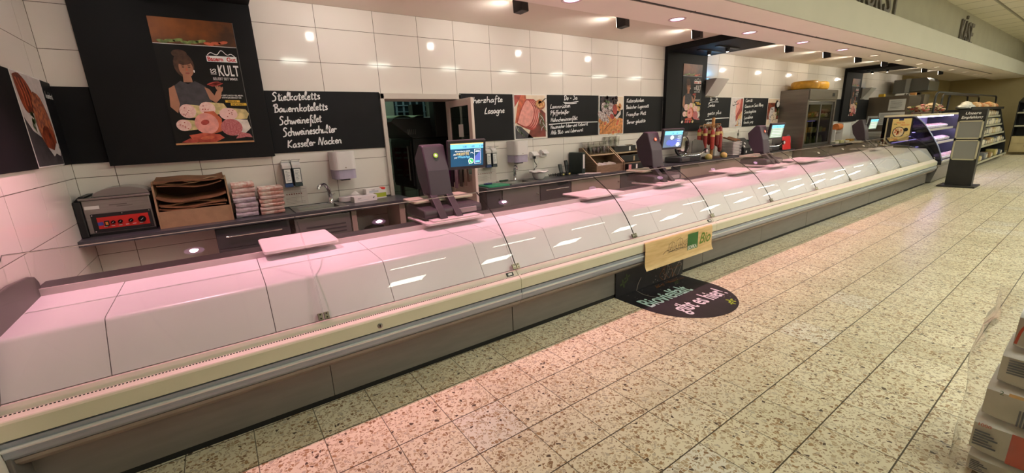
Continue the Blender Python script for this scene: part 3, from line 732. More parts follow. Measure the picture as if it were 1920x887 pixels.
    if mode == 0:
        c.flat(fr2, q(-hx, hx, .09, hy), 2, 5)
        c.text(fr2, 'Abonnieren jetzt', -.11, .026, .020, 1, 2, bold=.015); c.text(fr2, 'die', -.125, .0, .020, 1, 2, bold=.015)
        c.text(fr2, 'WEZETTE', -.10, -.001, .028, 1, 3, sx=.95, bold=.02); c.text(fr2, 'per', -.115, -.026, .020, 1, 2, bold=.015); c.text(fr2, 'WhatsApp', -.085, -.026, .028, 1, 1, sx=.9, bold=.02)
        c.flat(fr2, q(.065, .125, -.082, .045), 1, 2); c.flat(fr2, q(.068, .122, -.079, .042), 2, 0); c.flat(fr2, [(.068, -.02), (.122, .03), (.122, -.05), (.068, -.079)], 3, 4); c.flat(fr2, q(.075, .115, .02, .03), 3, 2); c.flat(fr2, q(.075, .115, -.07, -.055), 4, 1)
        c.stroke(fr2, smooth_line([(.03, .012), (.045, .018), (.058, .005)]), .004, 1, 2)
        c.ell(fr2, .034, -.055, .025, .025, 4, 2); c.flat(fr2, [(.012, -.082), (.02, -.065), (.028, -.077)], 4, 2); c.ell(fr2, .034, -.055, .021, .021, 5, 6)
        c.stroke(fr2, smooth_line([(.025, -.046), (.027, -.056), (.035, -.064), (.044, -.066)]), .006, 6, 2)
    else:
        c.flat(fr2, q(-hx, hx, -hy, .052), 1, 7 if mode == 1 else 8)
        if mode == 1:
            for cx_, cy_, r in ((-.06, -.04, .045), (.0, -.05, .05), (.07, -.03, .05), (.09, -.07, .03), (-.02, .02, .03)): c.ell(fr2, cx_, cy_, r, r * .8, 2, 4 if r > .04 else 2, n=12)
            for k in range(5): c.flat(fr2, q(.07, .13, .03 - .025 * k, .036 - .025 * k), 3, 2)
        else:
            for k in range(6): c.flat(fr2, q(-.12, .12, .035 - .024 * k, .04 - .024 * k), 2, 2)
    c.build('screen', [SCR_B, SCR_L, SCR_W, SCR_Y, SCR_V, SCR_Y, SCR_GR, SCR_D, SCR_G], mon_o)
    return t
BADGE_G = mat('badge_lime', S(130, 190, 40), .4, emit=S(100, 170, 30), estr=.3)
BADGE_O = mat('badge_orange', S(240, 100, 40), .4, emit=S(240, 90, 40), estr=.35)
scale(1.42, 0, 'plum-coloured price scale with lime badge and blue messenger advert, before the kitchen doorway', BADGE_G)
scale(4.30, 1, 'price scale with orange badge showing a group photo, beside the wooden dispenser boxes', BADGE_O)
scale(6.98, 2, 'price scale with small red badge and pale green screen, before the second slicer', BADGE_O)
scale(11.32, 2, 'dark price scale at the cheese counter beside the yellow poster', SCALE2)
# ------------------------------------------------------------------ black frames on the wall, each with a strip under the ceiling
FRBLK = mat('black_frame_panel', S(15, 15, 17), 0.6, var=.06, scale=3, spec=.25)
def black_frame(x0, x1, label):
    t = thing('wall_frame', label, 'wall panel', ((x0 + x1) / 2, 4.5, 1.39), 'black wall frames running up to the bulkhead')
    c = MB(); c.box(x0, x1, 4.44, 4.499, 1.39, 2.729); c.build('upright_panel', FRBLK, t, bevel=.003)
    c = MB(); c.box(x0, x1, 3.345, 4.438, 2.642, 2.729); c.build('ceiling_panel', FRBLK, t, bevel=.003)
    for k, yy in enumerate((3.78, 4.08)):
        c = MB(); c.box((x0 + x1) / 2 - .3, (x0 + x1) / 2 + .3, yy - .035, yy + .035, 2.626, 2.642); r = c.build('track', BLACKP, t)
        c = MB(); c.lathe(((x0 + x1) / 2, yy, 2.6), [(.02, -.03), (.03, -.02), (.035, .026)], 14); c.build('track_lamp', BLACKP, r, smooth=True)
        c = MB(); c.lathe(((x0 + x1) / 2, yy, 2.57), [(.018, -.002), (.018, .0005)], 12); c.build('lamp', LAMPF, r)
        spot('frame_beam', ((x0 + x1) / 2, yy, 2.565), ((x0 + x1) / 2, yy - .2, 0), 90, .8, 5.0, SPOT_COL, .03)
black_frame(-.67, .455, 'large black wall frame beside the tiled corner')
black_frame(6.22, 7.35, 'black wall frame above the first slicer')
black_frame(13.79, 14.92, 'far black wall frame beyond the stainless fridge')

HAM = mat('ham_pink', S(222, 150, 140), .5, var=.12, scale=22); HAMD = mat('ham_dark', S(160, 60, 52), .5, var=.3, scale=18)
RIND = mat('rind', S(196, 96, 64), .5, var=.25, scale=16); SALAMI = mat('salami', S(170, 80, 84), .5, col2=S(196, 118, 120), scale=90)
MORT = mat('mortadella', S(226, 178, 170), .5, col2=S(236, 206, 196), scale=60); LYON = mat('lyoner', S(232, 190, 184), .5, var=.04, scale=30)
CASING = mat('casing', S(206, 186, 130), .5, var=.25, scale=26); CASW = mat('casing_white', S(214, 204, 194), .5, var=.15, scale=26)
SKIN = mat('print_skin', S(170, 118, 92), .6, var=.08, scale=14); HAIRM = mat('print_hair', S(74, 48, 34), .6, var=.25, scale=30)
TEE = mat('print_tee', S(62, 58, 62), .6, var=.2, scale=20); PBLK = mat('print_black', S(15, 13, 13), .5, spec=.3)
PORG = mat('print_orange', S(150, 84, 30), .45, col2=S(70, 42, 24), scale=3); PGREEN = mat('print_green', S(120, 136, 74), .5, var=.4, scale=30)
LOGOR = mat('print_red', S(200, 40, 40), .5); PWHITE = mat('print_white', S(236, 234, 232), .5); PYEL = mat('print_yellow', S(226, 184, 60), .5)
BACON = mat('bacon', S(150, 44, 32), .5, col2=S(206, 96, 70), scale=14); PWOOD = mat('print_wood', S(190, 138, 92), .5, var=.15, scale=10); PLIP = mat('print_lip', S(150, 80, 70), .6)
PM = [PBLK, PORG, PGREEN, SKIN, HAIRM, TEE, HAM, HAMD, RIND, SALAMI, MORT, LYON, CASING, CASW, LOGOR, PWHITE, PYEL, BACON, PWOOD, PLIP]
SLG0 = mat('edge_grey', S(90, 88, 86), .4)
def poster(x0, label, extra=False):
    W_, H_ = .55, .965; z0 = 1.525; y = 4.4385
    t = thing('poster', label, 'poster', (x0 + W_ / 2, y, z0), 'sausage posters on the black wall frames')
    c = MB(); c.box(x0, x0 + W_, y - .004, y, z0, z0 + H_); fr = plane_y(y - .004, x0, z0)
    q = lambda a, b, e, f: [(a, e), (b, e), (b, f), (a, f)]
    # top strip with vegetables
    c.flat(fr, q(0, W_, .775, H_), 1, 1)
    for i in range(9): c.ell(fr, .06 + .05 * i, .79 + .008 * (i % 3), .035, .012, 2, 2 if i < 6 else 8, .2 * (i % 3 - 1), 12)
    c.flat(fr, q(0, W_, 0.0, .775), 1, 0)
    c.flat(fr, q(0, W_, .772, .776), 3, 15)
    # woman in a grey shirt
    c.ell(fr, .165, .62, .066, .095, 2, 4); c.ell(fr, .15, .705, .05, .03, 3, 4)
    c.flat(fr, [(.14, .49), (.20, .49), (.195, .56), (.145, .56)], 3, 3)
    c.flat(fr, [(.03, .28), (.06, .45), (.12, .50), (.165, .475), (.215, .50), (.28, .46), (.31, .30), (.29, .26)], 4, 5)
    c.flat(fr, [(.02, .30), (.035, .44), (.075, .465), (.085, .32), (.06, .25)], 5, 3)
    c.flat(fr, [(.27, .455), (.30, .44), (.345, .36), (.33, .33), (.29, .36)], 5, 3)
    c.flat(fr, [(.33, .33), (.37, .37), (.385, .43), (.37, .45), (.345, .42), (.31, .355)], 6, 3)
    for i in range(4): c.ell(fr, .352 + .012 * i, .452 - .004 * i, .007, .022, 7, 3, .3 - .2 * i, 10)
    for i in range(3): c.ell(fr, .335 + .013 * i, .487 - .006 * i, .045, .0085, 8, 7, .28, 12)
    c.ell(fr, .175, .595, .047, .066, 5, 3, 0.05); c.ell(fr, .172, .648, .050, .026, 6, 4, .08)
    for dx in (-.02, .02):
        c.ell(fr, .177 + dx, .605, .009, .005, 7, 4, 0, 10); c.ell(fr, .177 + dx, .619, .012, .0028, 7, 4, .1, 8)
    c.flat(fr, [(.178, .602), (.184, .578), (.172, .577)], 7, 8); c.ell(fr, .178, .559, .015, .0055, 7, 19, 0, 10)
    c.ell(fr, .224, .575, .005, .012, 7, 15, 0, 8)
    # cold cuts
    for (u, v, ru, rv, L_, body, face, ly) in ((.125, .265, .055, .055, .10, 12, 10, 10), (.26, .285, .055, .053, .12, 12, 10, 11), (.40, .24, .065, .05, .13, 12, 11, 12), (.08, .155, .05, .045, .09, 12, 10, 14)):
        c.flat(fr, [(u, v + rv), (u + L_, v + rv * .75), (u + L_ + .02, v), (u + L_, v - rv * .8), (u, v - rv)], ly, body); c.ell(fr, u, v, ru, rv, ly + 1, face)
        for k in range(6): c.ell(fr, u + random.uniform(-.6, .6) * ru, v + random.uniform(-.6, .6) * rv, .005, .004, ly + 2, 7, 0, 7)
    c.flat(fr, [(.23, .26), (.30, .265), (.345, .20), (.33, .10), (.25, .075)], 16, 8); c.ell(fr, .235, .165, .082, .085, 17, 6); c.ell(fr, .225, .175, .03, .02, 18, 7, .3)
    c.flat(fr, [(.42, .20), (.53, .19), (.545, .12), (.50, .08), (.42, .06)], 16, 13); c.ell(fr, .405, .13, .078, .07, 18, 9); c.flat(fr, [(.46, .09), (.53, .07), (.545, .04), (.50, .045), (.42, .035)], 17, 9)
    c.flat(fr, [(.10, .075), (.20, .09), (.31, .075), (.34, .045), (.27, .012), (.16, .015), (.12, .03)], 19, 17); c.ell(fr, .22, .05, .05, .014, 20, 8, .1)
    c.flat(fr, [(.04, .02), (.10, .05), (.17, .03), (.13, .01)], 18, 7)
    # logo and slogans
    c.stroke(fr, smooth_line([(.335, .705), (.36, .725), (.40, .71), (.435, .745), (.47, .712), (.50, .72), (.525, .70)]), .005, 2, 15)
    c.flat(fr, q(.325, .535, .655, .7), 2, 15); c.text(fr, 'Bauern', .33, .662, .044, 3, 14, sx=.86, bold=.06); c.text(fr, 'Gut', .462, .662, .044, 3, 14, sx=.92, bold=.06)
    c.text(fr, 'KULT', .385, .548, .118, 2, 15, sx=.52, bold=.03); c.text(fr, 'ISS', .372, .555, .055, 2, 15, sx=.72, bold=.03, rot=PI / 2)
    c.text(fr, 'BELIEBT SEIT IMMER', .342, .512, .030, 2, 15, sx=.66, bold=.005)
    c.text(fr, "HIER GIBT'S NOCH VIEL MEHR:", .352, .385, .016, 2, 15, sx=.82, bold=.03); c.text(fr, 'WWW.BAUERNGUT.DE', .376, .367, .016, 2, 15, sx=.82, bold=.03)
    c.flat(fr, q(.395, .50, .333, .352), 22, 16); c.text(fr, 'RAN AN', .412, .336, .018, 23, 0, sx=.95, bold=.03)
    c.flat(fr, q(.43, .545, .308, .328), 22, 16); c.text(fr, 'DIE WURST!', .437, .311, .018, 23, 0, sx=.9, bold=.03)
    if extra:
        c.flat(fr, q(0, W_, 0, .05), 24, 0)
        for a, m_ in ((.02, 13), (.12, 7), (.18, 9), (.25, 14), (.33, 12)): c.ell(fr, a, .025, .03, .02, 25, m_, .4, 10)
    else: c.flat(fr, q(0, W_, 0, .014), 24, 18)
    c.build('print', PM, t)
    c = MB(); c.box(x0 + W_ - .001, x0 + W_ + .003, y - .007, y, z0, z0 + H_); c.build('edge_strip', SLG0, t)
    return t
poster(-.24, 'sausage poster with woman in grey shirt, on the large frame by the tiled corner')
poster(6.65, 'sausage poster hanging on the black frame above the first slicer', True)
poster(14.22, 'sausage poster on the farthest black frame past the fridge', True)

# ------------------------------------------------------------------ menu boards with handwriting
def menu(x0, x1, lines, label, rules=()):
    t = thing('menu_board', label, 'menu board', ((x0 + x1) / 2, 4.5, 1.41), 'black menu boards along the tiled wall')
    c = MB(); c.box(x0, x1, 4.488, 4.499, 1.412, 1.966); c.build('panel', BOARD, t, bevel=.002)
    fr = plane_y(4.4878)
    for (txt, u, v, ln, xh) in lines:
        c = MB(); write(c, fr, txt, x0 + u, v, ln, xh, xh * .235 + .002, 1, .045); c.build('handwritten_line', CHALK, t)
    for pts in rules:
        c = MB(); c.stroke(fr, smooth_line([(x0 + a, b) for a, b in pts]), .009, 1); c.build('chalk_line', CHALK, t)
    return t
random.seed(3)
menu(.46, 1.497, [('Stielkoteletts', .05, 1.878, .41, .034), ('Bauernkoteletts', .045, 1.775, .47, .034), ('Schweinefilet', .075, 1.668, .37, .034), ('Schweineschulter', .09, 1.565, .48, .036), ('Kasseler Nacken', .115, 1.457, .49, .034)],
     'menu board listing five pork cuts beside the kitchen doorway')
menu(2.43, 3.175, [('herzhafte', .17, 1.86, .42, .034), ('Lasagne', .32, 1.735, .29, .036)], 'menu board with Lasagne written on it, partly behind the open door')
menu(3.738, 4.697, [('Do - Sa', .29, 1.90, .25, .030), ('Lammr\u00fccken', .04, 1.79, .37, .026), ('Pfefferbei\u00dfer', .045, 1.71, .34, .026), ('H\u00e4hncheninnenfilet', .05, 1.617, .49, .026),
     ('Hausmacher Leber-und Rotwurst', .045, 1.527, .70, .024), ('Ahle Blut- und Leberwurst', .05, 1.452, .60, .024)], 'menu board headed with underlined weekdays and a long dividing line',
     ([(.28, 1.873), (.40, 1.868), (.56, 1.884)], [(.30, 1.858), (.42, 1.854), (.53, 1.862)], [(.015, 1.583), (.4, 1.598), (.945, 1.598)], [(.02, 1.587), (.4, 1.602), (.94, 1.602)]))
menu(5.26, 6.205, [('Katenschinken', .05, 1.868, .41, .028), ('Badischer Lugenmett', .035, 1.775, .55, .026), ('Friesyther Mett', .05, 1.667, .47, .028), ('Berner gekochte', .06, 1.552, .45, .028)], 'menu board with four handwritten lines ending at the second black frame')
menu(7.38, 8.31, [('Do - Sa', .20, 1.905, .26, .032), ('Serbia', .15, 1.795, .24, .03), ('gesto plus', .16, 1.655, .46, .03), ('desom', .14, 1.49, .3, .03)], 'menu board behind the hanging sausages',
     ([(.18, 1.87), (.3, 1.885), (.5, 1.885)], [(.1, 1.568), (.5, 1.585), (.92, 1.59)], [(.1, 1.575), (.5, 1.592), (.9, 1.597)]))
menu(8.80, 9.80, [('Comt\u00e9', .06, 1.885, .27, .03), ('Chaume am Saint Albray', .05, 1.775, .75, .03), ('Sonntagsk\u00e4se', .05, 1.665, .47, .03), ('Landk\u00e4se', .06, 1.555, .35, .03), ('Gouda jung', .06, 1.465, .38, .028)], 'cheese menu board above the third price scale')
menu(11.95, 13.78, [('Bergk\u00e4se', .3, 1.85, .5, .03), ('Gouda', .35, 1.72, .4, .03), ('Camembert', .3, 1.6, .6, .03)], 'menu board half hidden behind the stainless fridge')
menu(14.93, 15.9, [], 'blank dark menu board beside the far black frame')
# boards on the side wall
t = thing('menu_board', 'menu board running round the tiled corner on the side wall', 'menu board', (-.89, 4.4, 1.42), 'black menu boards along the tiled wall')
c = MB(); c.box(-.889, -.880, 4.29, 4.499, 1.42, 1.992); c.box(-.880, -.672, 4.489, 4.499, 1.42, 1.972); c.build('panel', BOARD, t)
c = MB(); write(c, lambda u, v, l: (-.8795, 4.30 + u, v), 'Lendenbrat', .015, 1.88, .16, .022, .004); c.build('handwriting', CHALK, t)
t = thing('menu_board', 'unwritten black board at the near end of the side wall', 'menu board', (-.89, 3.2, 1.42), 'black menu boards along the tiled wall')
c = MB(); c.box(-.889, -.880, 2.5, 3.735, 1.42, 1.99); c.build('panel', BOARD, t, bevel=.002)

# ------------------------------------------------------------------ food photographs between the boards
CREAMP = mat('photo_cream', S(224, 206, 182), .5, var=.05, scale=9); CUTB = mat('photo_board', S(120, 52, 40), .5, var=.3, scale=9); HERB = mat('photo_herb', S(84, 104, 60), .5, var=.3, scale=20)
MUST = mat('photo_mustard', S(206, 160, 104), .5, var=.25, scale=30); GREYP = mat('photo_slate', S(64, 60, 64), .5, var=.3, scale=14); ROAST = mat('photo_roast', S(150, 66, 34), .5, col2=S(70, 28, 20), scale=14)
ROAST2 = mat('photo_crust', S(188, 112, 70), .5, col2=S(124, 72, 62), scale=34); FOIL = mat('photo_paper', S(206, 198, 196), .5, var=.08, scale=14); PLUM = mat('photo_grape', S(52, 26, 36), .4, var=.4, scale=20)
SAUS = mat('photo_mould', S(206, 196, 194), .5, col2=S(120, 92, 92), scale=44); NUT = mat('photo_nut', S(196, 128, 70), .5, var=.35, scale=24)
FM = [CREAMP, CUTB, HERB, MUST, GREYP, ROAST, ROAST2, FOIL, PLUM, SAUS, NUT, HAM, HAMD, RIND, PWHITE, PBLK]
def photo(x0, x1, draw, label, side=False):
    W_, H_ = x1 - x0, .555
    if side:
        fr = lambda u, v, l: (-.880 + l * EPS, x0 + u, 1.425 + v); org = (-.885, (x0 + x1) / 2, 1.425); c = MB(); c.box(-.889, -.880, x0, x1, 1.425, 1.425 + .57); H_ = .57
    else:
        fr = plane_y(4.488, x0, 1.411); org = ((x0 + x1) / 2, 4.49, 1.411); c = MB(); c.box(x0, x1, 4.488, 4.499, 1.411, 1.966)
    c.m = [14] * len(c.m)
    draw(c, fr, W_, H_)
    o = c.build('food_photo', FM, origin=org)
    return tag(o, label, 'picture', 'food photographs between the menu boards')
Q = lambda a, b, e, f: [(a, e), (b, e), (b, f), (a, f)]
def d_ham(c, fr, W_, H_):
    e = .008
    c.flat(fr, Q(e, W_ - e, e, H_ - e), 1, 0); c.flat(fr, [(.03, .02), (W_ - e, .02), (W_ - e, .32), (.40, .40), (.2, .02)], 2, 1); c.flat(fr, [(e, e), (.30, e), (.10, .16), (e, .18)], 2, 4)
    c.flat(fr, [(e, .20), (.05, .40), (.10, H_ - e), (.19, H_ - e), (.20, .44), (.10, .24)], 3, 13); c.flat(fr, [(e, .4), (e, H_ - e), (.12, H_ - e), (.09, .50)], 4, 12)
    for i, dx in enumerate((.09, .06, .03, 0)):
        c.flat(fr, smooth_line([(.03 + dx, .2 - i * 0 - dx * .3), (.10 + dx, .36), (.20 + dx, .50), (.29 + dx, .44), (.33 + dx, .34), (.28 + dx, .20 - dx * .3), (.18 + dx, .14 - dx * .35), (.03 + dx, .2 - dx * .3)], 3)[:-1], 4 + 2 * i, 12)
        c.flat(fr, smooth_line([(.045 + dx, .21 - dx * .3), (.11 + dx, .36), (.20 + dx, .485), (.28 + dx, .43), (.315 + dx, .34), (.27 + dx, .215 - dx * .3), (.18 + dx, .16 - dx * .35), (.045 + dx, .21 - dx * .3)], 3)[:-1], 5 + 2 * i, 11)
    c.ell(fr, .42, .43, .085, .065, 13, 6); c.ell(fr, .42, .44, .07, .05, 14, 3)
    for i in range(9): c.ell(fr, .42 + random.uniform(-.05, .05), .45 + random.uniform(-.03, .03), .02, .014, 15, 10, random.random() * 3, 9)
    c.stroke(fr, [(.44, .46), (.51, .51)], .012, 16, 15)
    for i in range(14): c.stroke(fr, smooth_line([(.40 + .006 * i, .34 - .015 * i), (.41 + .004 * i + (.03 if i % 2 else -.02), .31 - .015 * i), (.42 + .004 * i + (.045 if i % 2 else -.035), .27 - .014 * i)]), .008, 14, 2 if i % 3 else 7)
    for i in range(9): c.stroke(fr, [(.01 + .012 * i, .18 - .012 * i), (.05 + .012 * i, .10 - .008 * i)], .008, 14, 2 if i % 3 else 7)
def d_salami(c, fr, W_, H_):
    e = .008
    c.flat(fr, Q(e, W_ - e, e, H_ - e), 1, 15); c.flat(fr, [(.32, H_ - e), (W_ - e, H_ - e), (W_ - e, .36), (.38, .34)], 2, 0); c.flat(fr, [(e, .02), (.10, .30), (W_ - e, .22), (W_ - e, e), (e, e)], 2, 10)
    for i in range(26): c.ell(fr, random.uniform(.02, .37), random.uniform(.43, .53), .03, .026, 3 + i % 3, 8, 0, 14)
    for u, v in ((.36, .40), (.42, .37), (.44, .41), (.03, .12), (.08, .05), (.2, .04), (.02, .2)): c.ell(fr, u, v, .033, .04, 6, 10, .4, 14)
    c.ell(fr, .09, .25, .14, .06, 7, 9, -.55); c.ell(fr, .10, .39, .06, .075, 8, 9, .2); c.ell(fr, .25, .40, .10, .05, 8, 9, -.3); c.ell(fr, .33, .36, .05, .075, 9, 12, .2); c.ell(fr, .22, .30, .10, .05, 9, 9, -.5)
    c.ell(fr, .27, .26, .05, .035, 10, 12, -.5)
    for i in range(16): c.ell(fr, .155 + random.uniform(-.05, .05), .44 + random.uniform(-.05, .05), .022, .008, 11, 2, random.random() * 3, 8)
    c.flat(fr, [(.33, .24), (.40, .30), (.46, .35), (.46, .29), (.38, .22)], 11, 7); c.flat(fr, [(.10, .06), (.33, .22), (.35, .24), (.12, .09)], 10, 1)
    for u, v in ((.12, .16), (.38, .15), (.40, .19), (.3, .03), (.42, .04)):
        c.ell(fr, u, v, .045, .035, 11, 3, .3, 14); c.ell(fr, u, v, .03, .022, 12, 13, .3, 12)
def d_roast(c, fr, W_, H_):
    e = .006
    c.flat(fr, Q(e, W_ - e, e, H_ - e), 1, 7); c.flat(fr, [(e, e), (W_ - e, e), (W_ - e, .12), (.3, .16), (.1, .22), (e, .3)], 2, 4)
    c.flat(fr, smooth_line([(.02, .54), (.14, .56), (.26, .50), (.30, .42), (.24, .34), (.10, .33), (.04, .40), (.02, .54)], 3)[:-1], 3, 5)
    for i in range(4): c.stroke(fr, smooth_line([(.06 + .05 * i, .53), (.10 + .05 * i, .45), (.10 + .05 * i, .37)]), .012, 4, 13)
    c.flat(fr, smooth_line([(.30, .47), (.42, .44), (.50, .30), (.50, .16), (.40, .10), (.26, .14), (.20, .26), (.23, .40), (.30, .47)], 3)[:-1], 5, 6)
    c.flat(fr, smooth_line([(.24, .20), (.34, .26), (.48, .22), (.50, .15), (.40, .10), (.28, .12), (.24, .20)], 3)[:-1], 6, 5)
    c.flat(fr, [(.28, .12), (.36, .06), (.42, .08), (.50, .06), (.53, .10), (.48, .15), (.40, .10)], 7, 7)
    for i in range(12): c.ell(fr, .15 + random.uniform(-.03, .03), .28 + random.uniform(-.05, .05), .02, .01, 7, 2, random.random() * 3, 8)
def d_ham2(c, fr, W_, H_):
    e = .008
    c.flat(fr, Q(e, W_ - e, e, H_ - e), 1, 7); c.flat(fr, [(.2, .5), (.34, .53), (.40, .4), (.33, .25), (.22, .1), (.18, .3)], 2, 11); c.flat(fr, [(.36, .54), (.43, .54), (.43, .3), (.22, .1), (.2, .2), (.33, .36)], 3, 12)
    c.flat(fr, [(.3, .2), (.42, .3), (.43, .02), (.25, .02)], 4, 3); c.ell(fr, .36, .09, .06, .07, 5, 7)
    for i in range(14): c.ell(fr, .36 + random.uniform(-.05, .05), .09 + random.uniform(-.06, .06), .008, .008, 6, 4, 0, 7)
    for a, b in ((.1, .48), (.05, .42), (.16, .44)): c.stroke(fr, smooth_line([(a, b), (a + .05, b - .01), (a + .12, b + .02)]), .012, 5, 15)
    c.stroke(fr, [(.22, .02), (.25, .04)], .03, 6, 12)
def d_cheese(c, fr, W_, H_):
    e = .008
    c.flat(fr, Q(e, W_ - e, e, H_ - e), 1, 0); c.flat(fr, Q(e, W_ - e, .12, .46), 2, 5); c.flat(fr, [(.3, .42), (.38, .52), (.56, .47), (.52, .34), (.36, .34)], 3, 15); c.ell(fr, .46, .43, .07, .06, 4, 14, .4)
    c.flat(fr, [(.08, .2), (.14, .36), (.30, .38), (.36, .2), (.3, .06), (.12, .05)], 4, 7); c.flat(fr, [(.2, .18), (.3, .28), (.44, .26), (.40, .08), (.24, .04)], 5, 0)
    for i in range(20): c.ell(fr, random.uniform(.12, .4), random.uniform(.07, .34), .011, .02, 6, 4, random.random(), 7)
    for i in range(7): c.ell(fr, random.uniform(.42, .54), random.uniform(.2, .34), .035, .03, 5, 2, 0, 10)
photo(3.19, 3.707, d_ham, 'photo of sliced ham with mustard bowl, next to the Lasagne board')
photo(4.717, 5.24, d_salami, 'photo of white-coated salami with grapes and walnuts')
photo(3.742, 4.283, d_roast, 'photo of grilled meat on crumpled paper, on the tiled side wall', True)
photo(8.33, 8.79, d_ham2, 'photo of a raw ham leg on a pale ground behind the plates')
photo(9.80, 10.325, d_cheese, 'photo of herb-speckled cheese beside the stainless fridge')
# ------------------------------------------------------------------ worktops and base cabinets
ZW = .897
SX0, SX1, SY0, SY1 = .545, .90, 4.145, 4.40
c = MB()
for a, b, e, f in ((-.888, SX0, 4.07, 4.498), (SX1, 1.585, 4.07, 4.498), (SX0, SX1, 4.07, SY0), (SX0, SX1, SY1, 4.498)): c.box(a, b, e, f, ZW - .04, ZW)
c.box(-.888, 1.50, 4.490, 4.498, ZW, ZW + .012)
tag(c.build('worktop', DARKTOP, origin=(0, 4.3, ZW)), 'anthracite worktop with the steel sink let into it, by the tiled corner', 'worktop')
TX0, TX1, TY0, TY1 = 2.90, 3.22, 4.17, 4.40
c = MB()
for a, b, e, f in ((2.475, TX0, 4.07, 4.498), (TX1, 10.30, 4.07, 4.498), (TX0, TX1, 4.07, TY0), (TX0, TX1, TY1, 4.498)): c.box(a, b, e, f, ZW - .04, ZW)
tag(c.build('worktop', DARKTOP, origin=(6, 4.3, ZW)), 'long anthracite worktop running from the kitchen doorway to the fridge', 'worktop')
c = MB(); c.box(11.86, 15.6, 3.95, 4.498, ZW - .04, ZW); tag(c.build('worktop', DARKTOP, origin=(13, 4.3, ZW)), 'anthracite worktop between the fridge and the notice-covered cabinet', 'worktop')
CABD = mat('cabinet_dark', S(62, 60, 64), .4, var=.04, scale=6); CABB = mat('cabinet_beige', S(150, 138, 126), .45, var=.05, scale=5); CABS = mat('cabinet_steel', S(140, 138, 136), .35, .6, var=.05, scale=3)
def cabinet(x0, x1, m_, label, fronts, handle='bar', yf=4.10, z1=ZW - .0405):
    if 'sink' in label or 'tap' in label: z1 = .735
    t = thing('base_cabinet', label, 'cabinet', ((x0 + x1) / 2, 4.3, .02))
    c = MB(); c.box(x0, x1, yf + .02, 4.49, .02, z1); c.build('carcass', m_, t)
    for (z0, z2) in fronts:
        c = MB(); c.box(x0 + .004, x1 - .004, yf, yf + .019, z0, z2); f = c.build('drawer_front' if handle == 'bar' else 'cabinet_door', m_, t, bevel=.002)
        c = MB()
        if handle == 'bar':
            zz = z2 - .07; c.tube([(x0 + .07, yf - .03, zz), (x1 - .07, yf - .03, zz)], .006)
            for q in (x0 + .1, x1 - .1): c.tube([(q, yf - .03, zz), (q, yf + .002, zz)], .005)
            c.build('handle', CHROME, f)
        elif handle == 'knob':
            c.lathe((x1 - .05, yf, z2 - .1), [(.012, -.02), (.012, .001)], 12, ax='y'); c.build('knob', CHROME, f)
        elif handle == 'vent':
            for k in range(6): c.box(x0 + .09, x1 - .05, yf - .003, yf + .001, z2 - .10 - .035 * k, z2 - .085 - .035 * k)
            c.build('grille', CABD, f)
    return t
cabinet(-.105, .44, CABD, 'dark drawer unit with long steel bar handle under the first worktop', [(.68, .85), (.40, .675), (.06, .395)])
cabinet(.475, .96, CABS, 'steel-fronted dishwasher with vent slots beneath the sink', [(.06, .84)], 'vent')
cabinet(.965, 1.02, CABB, 'narrow beige end panel next to the dishwasher', [(.06, .85)], None)
t = thing('waste_bin', 'dark rounded waste bin standing under the first worktop', 'bin', (1.24, 4.36, 0))
c = MB(); c.lathe((1.24, 4.34, 0), [(.11, .003), (.13, .5), (.135, .52)], 28); c.build('body', CABD, t, smooth=True)
c = MB(); c.lathe((1.24, 4.34, .52), [(.138, 0), (.13, .05), (.09, .10), (.03, .12)], 28); c.build('lid', mat('bin_lid', S(70, 62, 62), .4), t, smooth=True)
c = MB(); c.box(1.44, 1.50, 4.10, 4.49, .02, ZW - .041); tag(c.build('support_panel', CABB, origin=(1.47, 4.3, .02), bevel=.003), 'beige panel carrying the end of the first worktop', 'panel')
cabinet(2.48, 2.695, CABD, 'narrow dark cabinet next to the open swing door', [(.06, .85)], 'knob')
cabinet(2.70, 3.265, CABS, 'pale steel cabinet under the second tap', [(.06, .85)], 'knob')
cabinet(3.27, 3.79, CABD, 'dark drawer unit below the telephone', [(.60, .85), (.06, .595)])
cabinet(3.795, 4.75, CABB, 'wide beige cabinet below the wooden dispenser boxes', [(.06, .85)], 'knob')
cabinet(4.755, 6.2, CABD, 'dark cabinet behind the orange-badged scale', [(.06, .85)], 'knob')
cabinet(6.205, 8.2, CABB, 'beige cabinet below the hanging sausages', [(.06, .85)], 'knob')
cabinet(8.205, 10.28, CABB, 'beige cabinet below the second slicer', [(.06, .85)], 'knob')
cabinet(11.9, 15.5, CABB, 'beige cabinet run behind the cheese counter', [(.06, .85)], 'knob')

